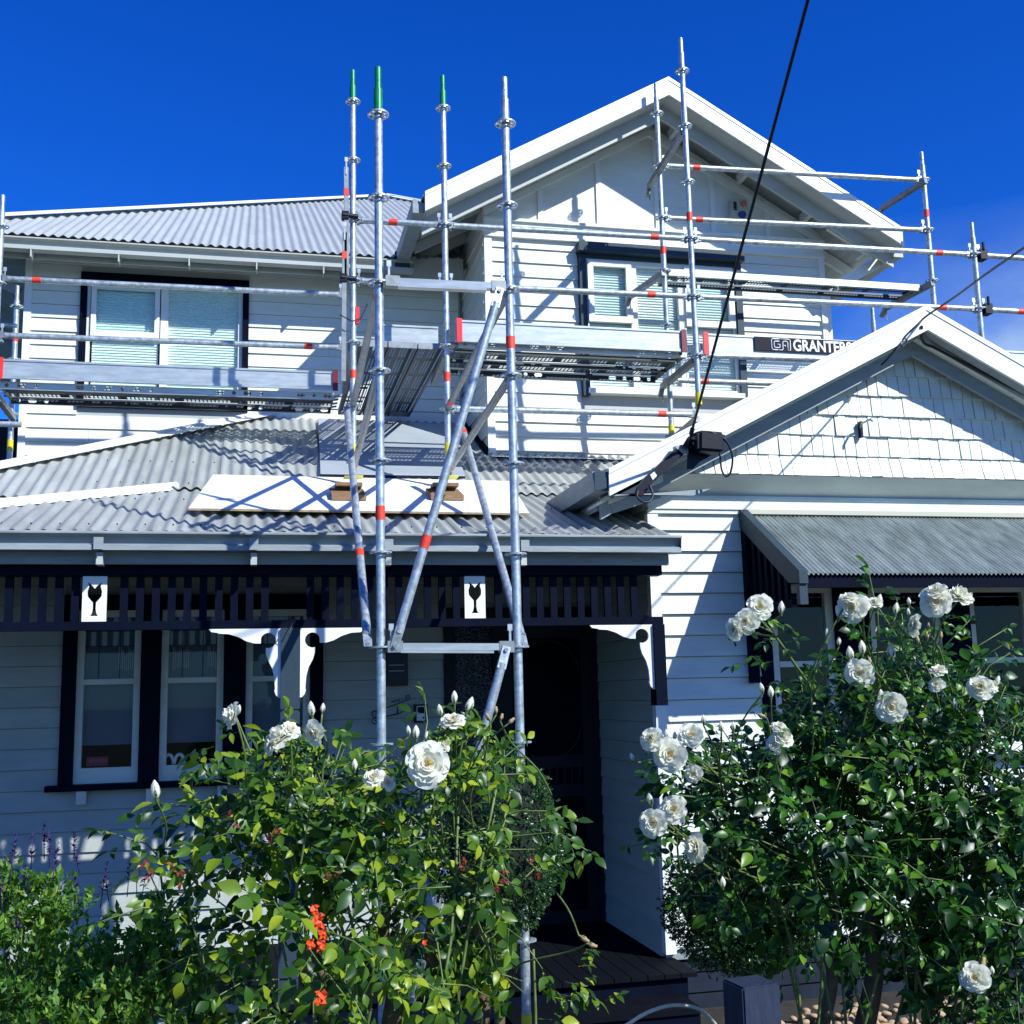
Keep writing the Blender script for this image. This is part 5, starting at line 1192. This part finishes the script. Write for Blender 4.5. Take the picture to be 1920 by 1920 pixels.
for px, py in ((270, 1610), (340, 1625), (345, 1640), (1000, 1620), (930, 1660), (940, 1640), (610, 1640), (515, 1560), (430, 1535), (285, 1640), (880, 1630), (505, 1560)):
    for j in range(2): redl.append((aY(px + r_.uniform(-8, 8), py + r_.uniform(-8, 8), YC - .28), Vector((r_.gauss(0, 1), -.5, r_.gauss(.2, .6))), Vector((0, -.7, .6)), .012))
vs = []; fs = []
for p, d, u, s_ in redl:
    M_ = Matrix.Translation(p - base(rbC)) @ orient(d, u) @ Matrix.Scale(s_, 4); v, f = COMP[6]; k = len(vs); vs += [tuple(M_ @ Vector(a)) for a in v]; fs += [[i + k for i in q] for q in f]
me = bpy.data.meshes.new('young_leaves'); me.from_pydata(vs, [], fs); me.materials.append(REDL); link('young_leaves', me, rbC)
# orange plastic tags tied in the bush
for k, (px, py, s_, lab) in enumerate(((590, 1706, 16, 'topmost orange plastic ribbon scrap in the middle rose bush'), (597, 1728, 22, 'largest crumpled orange ribbon hanging in the middle rose bush'), (605, 1750, 16, 'orange ribbon strip hanging just under the largest one'), (583, 1770, 16, 'left one of the paired orange ribbon ends'), (603, 1773, 17, 'right one of the paired orange ribbon ends'), (602, 1872, 22, 'lowest orange ribbon knot near the bottom of the rose bush'), (796, 1768, 9, 'tiny orange ribbon scrap by the steel brace in the bush'))):
    c = aY(px, py, YC - .36); q = s_ * 1.25 / F; r2 = random.Random(k); m_ = MB(); vs = []; fs = []
    for u in range(5):
        for v in range(4): vs.append(c + Vector(((v / 3 - .5) * 1.6 * q + .3 * q * math.sin(u * 2 + k), .5 * q * math.sin(u * 1.7 + v * 1.3 + k), (.5 - u / 4) * 2.2 * q + .3 * q * math.cos(v * 2.4 + k))))
    for u in range(4):
        for v in range(3): a = u * 4 + v; fs.append([a, a + 1, a + 5, a + 4])
    m_.add(vs, fs, False); tag(m_.build('orange_ribbon', mat('orange ribbon %d' % k, (.75, .075, .012), .5)), lab, 'ribbon', 'orange ribbons in the rose bush')

# right rose bush
YR = 2.95
ells = [ellipt(1500, 1560, 210, 170, YR, .32), ellipt(1760, 1520, 200, 210, YR, .36), ellipt(1640, 1640, 250, 150, YR, .34), ellipt(1870, 1680, 170, 230, YR, .34), ellipt(1600, 1385, 140, 75, YR, .2), ellipt(1750, 1325, 110, 95, YR, .2), ellipt(1370, 1520, 90, 90, YR, .14), ellipt(1700, 1440, 230, 110, YR, .28), ellipt(1890, 1430, 100, 95, YR, .2), ellipt(1700, 1210, 60, 40, YR, .07), ellipt(1840, 1840, 110, 80, YR, .14), ellipt(1770, 1690, 200, 130, YR + .3, .34)]
rbR, spots, r_ = bush('rose_bush', 'large dark leaved white rose bush covering the right hand window', ells, 3000, LEAFR, COMP, .046, 300, 21, (aY(1650, 1900, YR).x, YR, GZ))
lvl = MB(); tips = []
def B2(px, py, rp, face=(0, 0, 0), kind=0, Y=YR - .30):
    c = aY(px, py, Y); tips.append(bloom(rbR, px, py, rp, Y, TOCAM(c) + Vector(face), kind))
for a_ in ((1425, 1137, 27, (.1, 0, .3), 0), (1397, 1165, 26, (-.3, 0, .1), 1), (1375, 1180, 22, (-1.0, .2, -.1), 2), (1596, 1140, 30, (-.2, 0, .1), 0), (1590, 1118, 18, (.1, .3, 1.2), 3), (1622, 1128, 18, (.6, .2, .5), 2), (1755, 1128, 31, (0, 0, .2), 1), (1753, 1105, 22, (-.2, .3, 1.2), 3), (1800, 1115, 26, (.5, .2, 1.0), 4), (1711, 1172, 22, (-.3, .9, .2), 2), (1611, 1262, 28, (0, 0, 0), 0), (1671, 1326, 30, (.1, 0, -.1), 3), (1643, 1128, 14, (.4, .1, .8), 5),
            (1221, 1384, 24, (-.3, 0, .3), 5), (1257, 1415, 33, (0, 0, .1), 0), (1297, 1376, 26, (.1, 0, .4), 1), (1262, 1516, 28, (-.2, .2, .3), 2), (1224, 1543, 28, (-.3, 0, -.1), 3), (1300, 1590, 28, (-.6, .6, 0), 4), (1470, 1380, 22, (.7, .1, .6), 4), (1452, 1395, 20, (-.5, .2, .3), 3), (1460, 1360, 16, (.2, .3, 1), 2), (1838, 1288, 24, (.2, .2, .3), 4), (1860, 1285, 14, (.7, 0, .5), 5), (1828, 1833, 27, (-.1, 0, .2), 1), (1760, 1255, 16, (.2, .2, 1), 3), (1755, 1282, 16, (-.2, .2, .8), 2), (1300, 1452, 18, (.1, .5, -.2), 2)):
    B2(*a_)
for px, py, hp, d in ((1465, 1140, 24, (.1, 0, 1)), (1648, 1128, 26, (.3, 0, 1)), (1680, 1142, 22, (.2, 0, 1)), (1671, 1222, 28, (-.1, 0, 1)), (1594, 1226, 26, (-.1, 0, 1)), (1616, 1215, 26, (0, 0, 1)), (1551, 1188, 18, (0, 0, 1)), (1573, 1203, 16, (.1, 0, 1)), (1652, 1305, 22, (0, 0, 1)), (1219, 1500, 24, (-.2, 0, 1)), (1236, 1520, 18, (0, 0, 1)), (1262, 1478, 20, (.2, 0, 1)), (1250, 1378, 20, (-.1, 0, 1)), (1265, 1380, 16, (.1, 0, 1)), (1319, 1350, 18, (0, 0, 1)), (1185, 1420, 16, (-.3, 0, 1)), (1352, 1362, 18, (0, 0, 1)), (1375, 1362, 16, (0, 0, 1)), (1445, 1298, 22, (0, 0, 1)), (1428, 1290, 18, (-.2, 0, 1)), (1703, 1148, 14, (0, 0, 1)), (1704, 1128, 14, (0, 0, 1)), (1690, 1172, 14, (0, 0, 1)), (1860, 1760 + 60, 14, (0, 0, 1)), (1355, 1655, 20, (0, 0, 1)), (1870, 1278, 20, (.4, 0, 1)), (1790, 1320, 18, (0, 0, 1)), (1860, 1480, 18, (0, 0, 1)), (1785, 1515, 18, (0, 0, 1))):
    tips.append(bud(rbR, px, py, hp, YR - .26, d))
for px, py, hp, d in ((1430, 1343, 16, (-.6, 0, .3)), (1738, 1192, 14, (0, 0, 1)), (1720, 1200, 14, (0, 0, 1)), (1740, 1175, 14, (.3, 0, 1)), (1764, 1192, 14, (.2, 0, 1)), (1842, 1808, 22, (.3, 0, 1)), (1630, 1240, 14, (0, 0, 1))):
    tips.append(bud(rbR, px, py, hp, YR - .26, d, BUDW))
extra = [aY(1455, 1195, YR - .1), aY(1512, 1275, YR - .02)]
anch = [aY(x, y, YR + r_.uniform(-.1, .1)) for x, y in ((1530, 1330), (1560, 1340), (1620, 1350), (1700, 1330), (1760, 1320), (1800, 1340), (1860, 1360), (1360, 1450), (1380, 1500), (1480, 1420), (1330, 1560), (1660, 1290), (1840, 1800), (1700, 1270))]
for k, p in enumerate(tips):
    a = min(extra if pix(p)[0] < 1488 and pix(p)[1] < 1240 else anch, key=lambda q: (Vector((q.x, q.y, q.z * .7)) - Vector((p.x, p.y, p.z * .7))).length); a = a if a in extra else a + Vector((r_.gauss(0, .07), r_.gauss(0, .05), r_.uniform(-.15, .02))); stemto(lvl, p, a, .0026, .012, k)
root = Vector((aY(1650, 1900, YR).x, YR + .05, GZ))
for k, q in enumerate(anch): stemto(lvl, q, root + Vector((r_.uniform(-.2, .2), r_.uniform(-.08, .08), .3)), .0044, .05, k)
lvl.path(smooth([aY(1425, 1162, YR - .12), aY(1455, 1195, YR - .1), aY(1490, 1245, YR - .05), aY(1520, 1290, YR), aY(1545, 1350, YR), aY(1570, 1450, YR + .1)], 5), .0028, 7, .006)
lvl.build('canes', CANE, rbR)
trk = MB()
for px, py0, py1, r0 in ((1640, 1650, 1930, .03), (1560, 1700, 1930, .02), (1760, 1700, 1930, .022)):
    a = aY(px, py0, YR + .1); b = aY(px - 20, py1, YR + .1); trk.path(smooth([b, b.lerp(a, .4) + Vector((.02, 0, 0)), b.lerp(a, .7) - Vector((.012, 0, 0)), a], 5), r0, 9, r0 * .5)
trk.build('trunk', CANEB, rbR)
for k, p in enumerate(tips):
    for j in range(2):
        q = p + Vector((r_.gauss(0, .025), r_.gauss(0, .03), -.035 - .05 * j)); d = Vector((r_.choice((-1, 1)) * r_.uniform(.5, 1), r_.gauss(-.2, .4), r_.uniform(-.2, .5))); spots.append((q, d, Vector((0, -.4, 1)), .028 * r_.uniform(.7, 1.1)))
for px, py, dx in ((1440, 1165, 1), (1470, 1205, 1), (1455, 1200, -1), (1500, 1240, 1), (1520, 1300, -1), (1480, 1270, -1), (1450, 1240, -1), (1550, 1330, 1), (1540, 1260, 1), (1650, 1180, 1), (1620, 1190, -1), (1780, 1160, 1), (1770, 1180, -1)):
    spots.append((aY(px, py, YR - .1), Vector((dx, -.2, r_.uniform(-.4, .3))), Vector((r_.gauss(0, .2), -.6, 1)), .034))
scatter(rbR, spots, COMP, LEAFR, 1, 300)
# box hedge balls behind the roses
def small_leaf(): return ([(0, 0, 0), (.45, .26, .05), (1, 0, -.1), (.45, -.26, .05), (.5, 0, -.03)], [[0, 4, 1], [1, 4, 2], [0, 3, 4], [4, 3, 2]])
def sprig(seed, n=5):
    r_ = random.Random(seed); vs = []; fs = []
    for k in range(n):
        M_ = Matrix.Translation((.25 * k, 0, 0)) @ Matrix.Rotation(r_.uniform(0, 6.28), 4, 'X') @ Matrix.Rotation(-r_.uniform(.4, 1.2), 4, 'Y'); v, f = small_leaf(); q = len(vs); vs += [M_ @ Vector(a) for a in v]; fs += [[i + q for i in z_] for z_ in f]
    return vs, fs
SPR = [sprig(i) for i in range(6)]
def ball(label, px, py, rx, ry, Y, ry3, n, seed, root, size=.016):
    el = [ellipt(px, py, rx, ry, Y, ry3)]; r_ = random.Random(seed); t = thing('box_hedge', label, 'shrub', root, 'clipped box shrubs'); c, rad = el[0]; spots = []
    for _ in range(n):
        v = Vector((r_.gauss(0, 1), r_.gauss(0, 1), r_.gauss(0, 1))).normalized(); q = r_.uniform(.86, 1.04) + .07 * math.sin(v.x * 7 + seed) * math.sin(v.z * 6 + v.y * 4) + (r_.uniform(0, .12) if r_.random() < .06 else 0); p = c + Vector((v.x * rad.x, v.y * rad.y, v.z * rad.z)) * q
        if v.y > .6: continue
        spots.append((p, v + Vector((r_.gauss(0, .5), r_.gauss(0, .5), r_.gauss(.2, .5))), Vector((0, -.3, 1)), size * r_.uniform(.7, 1.2)))
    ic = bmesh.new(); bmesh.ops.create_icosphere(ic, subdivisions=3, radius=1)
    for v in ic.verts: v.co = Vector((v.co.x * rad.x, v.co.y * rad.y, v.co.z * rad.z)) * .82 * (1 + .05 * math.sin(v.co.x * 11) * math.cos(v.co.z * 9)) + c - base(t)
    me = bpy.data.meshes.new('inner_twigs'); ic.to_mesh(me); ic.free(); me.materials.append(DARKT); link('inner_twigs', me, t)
    MB().tube((c.x, c.y, GZ), (c.x, c.y, c.z), .025, 8).build('trunk', CANEB, t)
    scatter(t, spots, SPR, LEAFB, 1, 60, name='leaf_sprig')
ball('clipped box shrub behind the middle roses beside the front door', 930, 1580, 115, 160, 5.2, .26, 4600, 5, (aY(930, 1900, 5.2).x, 5.2, GZ))
ball('clipped box shrub hiding behind the right roses at the corner board', 1400, 1690, 155, 125, 5.0, .30, 6500, 6, (aY(1400, 1900, 5.0).x, 5.0, GZ))
# salvia mass on the left
r_ = random.Random(44)
for (name, lab, els, n, seed, fl) in (('salvia_bush', 'purple flowering salvia at the far left below the verandah window', [ellipt(40, 1820, 130, 150, 3.3, .28), ellipt(110, 1710, 60, 50, 3.3, .12), ellipt(10, 1700, 50, 70, 3.3, .15)], 780, 51, ((100, 1600), (140, 1570), (95, 1575), (60, 1585), (55, 1640), (20, 1590), (150, 1600), (10, 1665), (35, 1730), (5, 1640), (85, 1560))),
                               ('salvia_bush', 'shorter salvia with sparse dark flower spikes between the left salvia and the roses', [ellipt(240, 1830, 150, 90, 3.2, .26), ellipt(320, 1750, 60, 50, 3.2, .14), ellipt(200, 1900, 200, 70, 3.0, .25)], 850, 52, ((190, 1640), (205, 1655), (240, 1625), (258, 1632), (150, 1660), (265, 1640), (240, 1830), (60, 1830)))):
    t = thing(name, lab, 'salvia', (els[0][0].x, els[0][0].y, GZ), 'salvia bushes'); spots = []; tw = MB(); rr2 = random.Random(seed)
    for (c, rad) in els:
        for _ in range(int(n * rad.x * rad.z / sum(a[1].x * a[1].z for a in els))):
            v = Vector((rr2.gauss(0, 1), rr2.gauss(0, 1), rr2.gauss(0, 1))).normalized(); p = c + Vector((v.x * rad.x, v.y * rad.y, v.z * rad.z)) * rr2.uniform(.35, 1.05)
            if p.z < GZ: continue
            spots.append((p, Vector((rr2.gauss(0, .5), rr2.gauss(0, .5), 1)), Vector((rr2.gauss(0, 1), -1, .2)), .025 * rr2.uniform(.7, 1.3)))
            if rr2.random() < .06: tw.path([p + Vector((rr2.gauss(0, .03), 0, -.22)), p], .002, 4, .0015)
    tw.build('stems', CANE, t)
    pf = MB(); sl = small_leaf()
    for (px, py) in fl:
        c = aY(px, py, 3.15); sc = 3.15 / F; h = rr2.uniform(22, 50) * sc
        tw2 = [c + Vector((0, 0, -h * 1.2)), c + Vector((rr2.gauss(0, .01), 0, h * .5))]; pf.path(tw2, .0016, 4, .001)
        for k in range(22):
            u = rr2.random(); p = tw2[0].lerp(tw2[1], .35 + .65 * u); M_ = Matrix.Translation(p) @ Matrix.Rotation(rr2.uniform(0, 6.28), 4, 'Z') @ Matrix.Rotation(-rr2.uniform(-.2, .9), 4, 'Y') @ Matrix.Scale(.016 * (1.2 - u * .6), 4)
            pf.add([M_ @ Vector(a) for a in sl[0]], sl[1])
    pf.build('flower_spikes', PURP, t)['kind'] = 'stuff'
    scatter(t, spots, SPR, LEAFS, 1, 150, name='leaf_sprig')
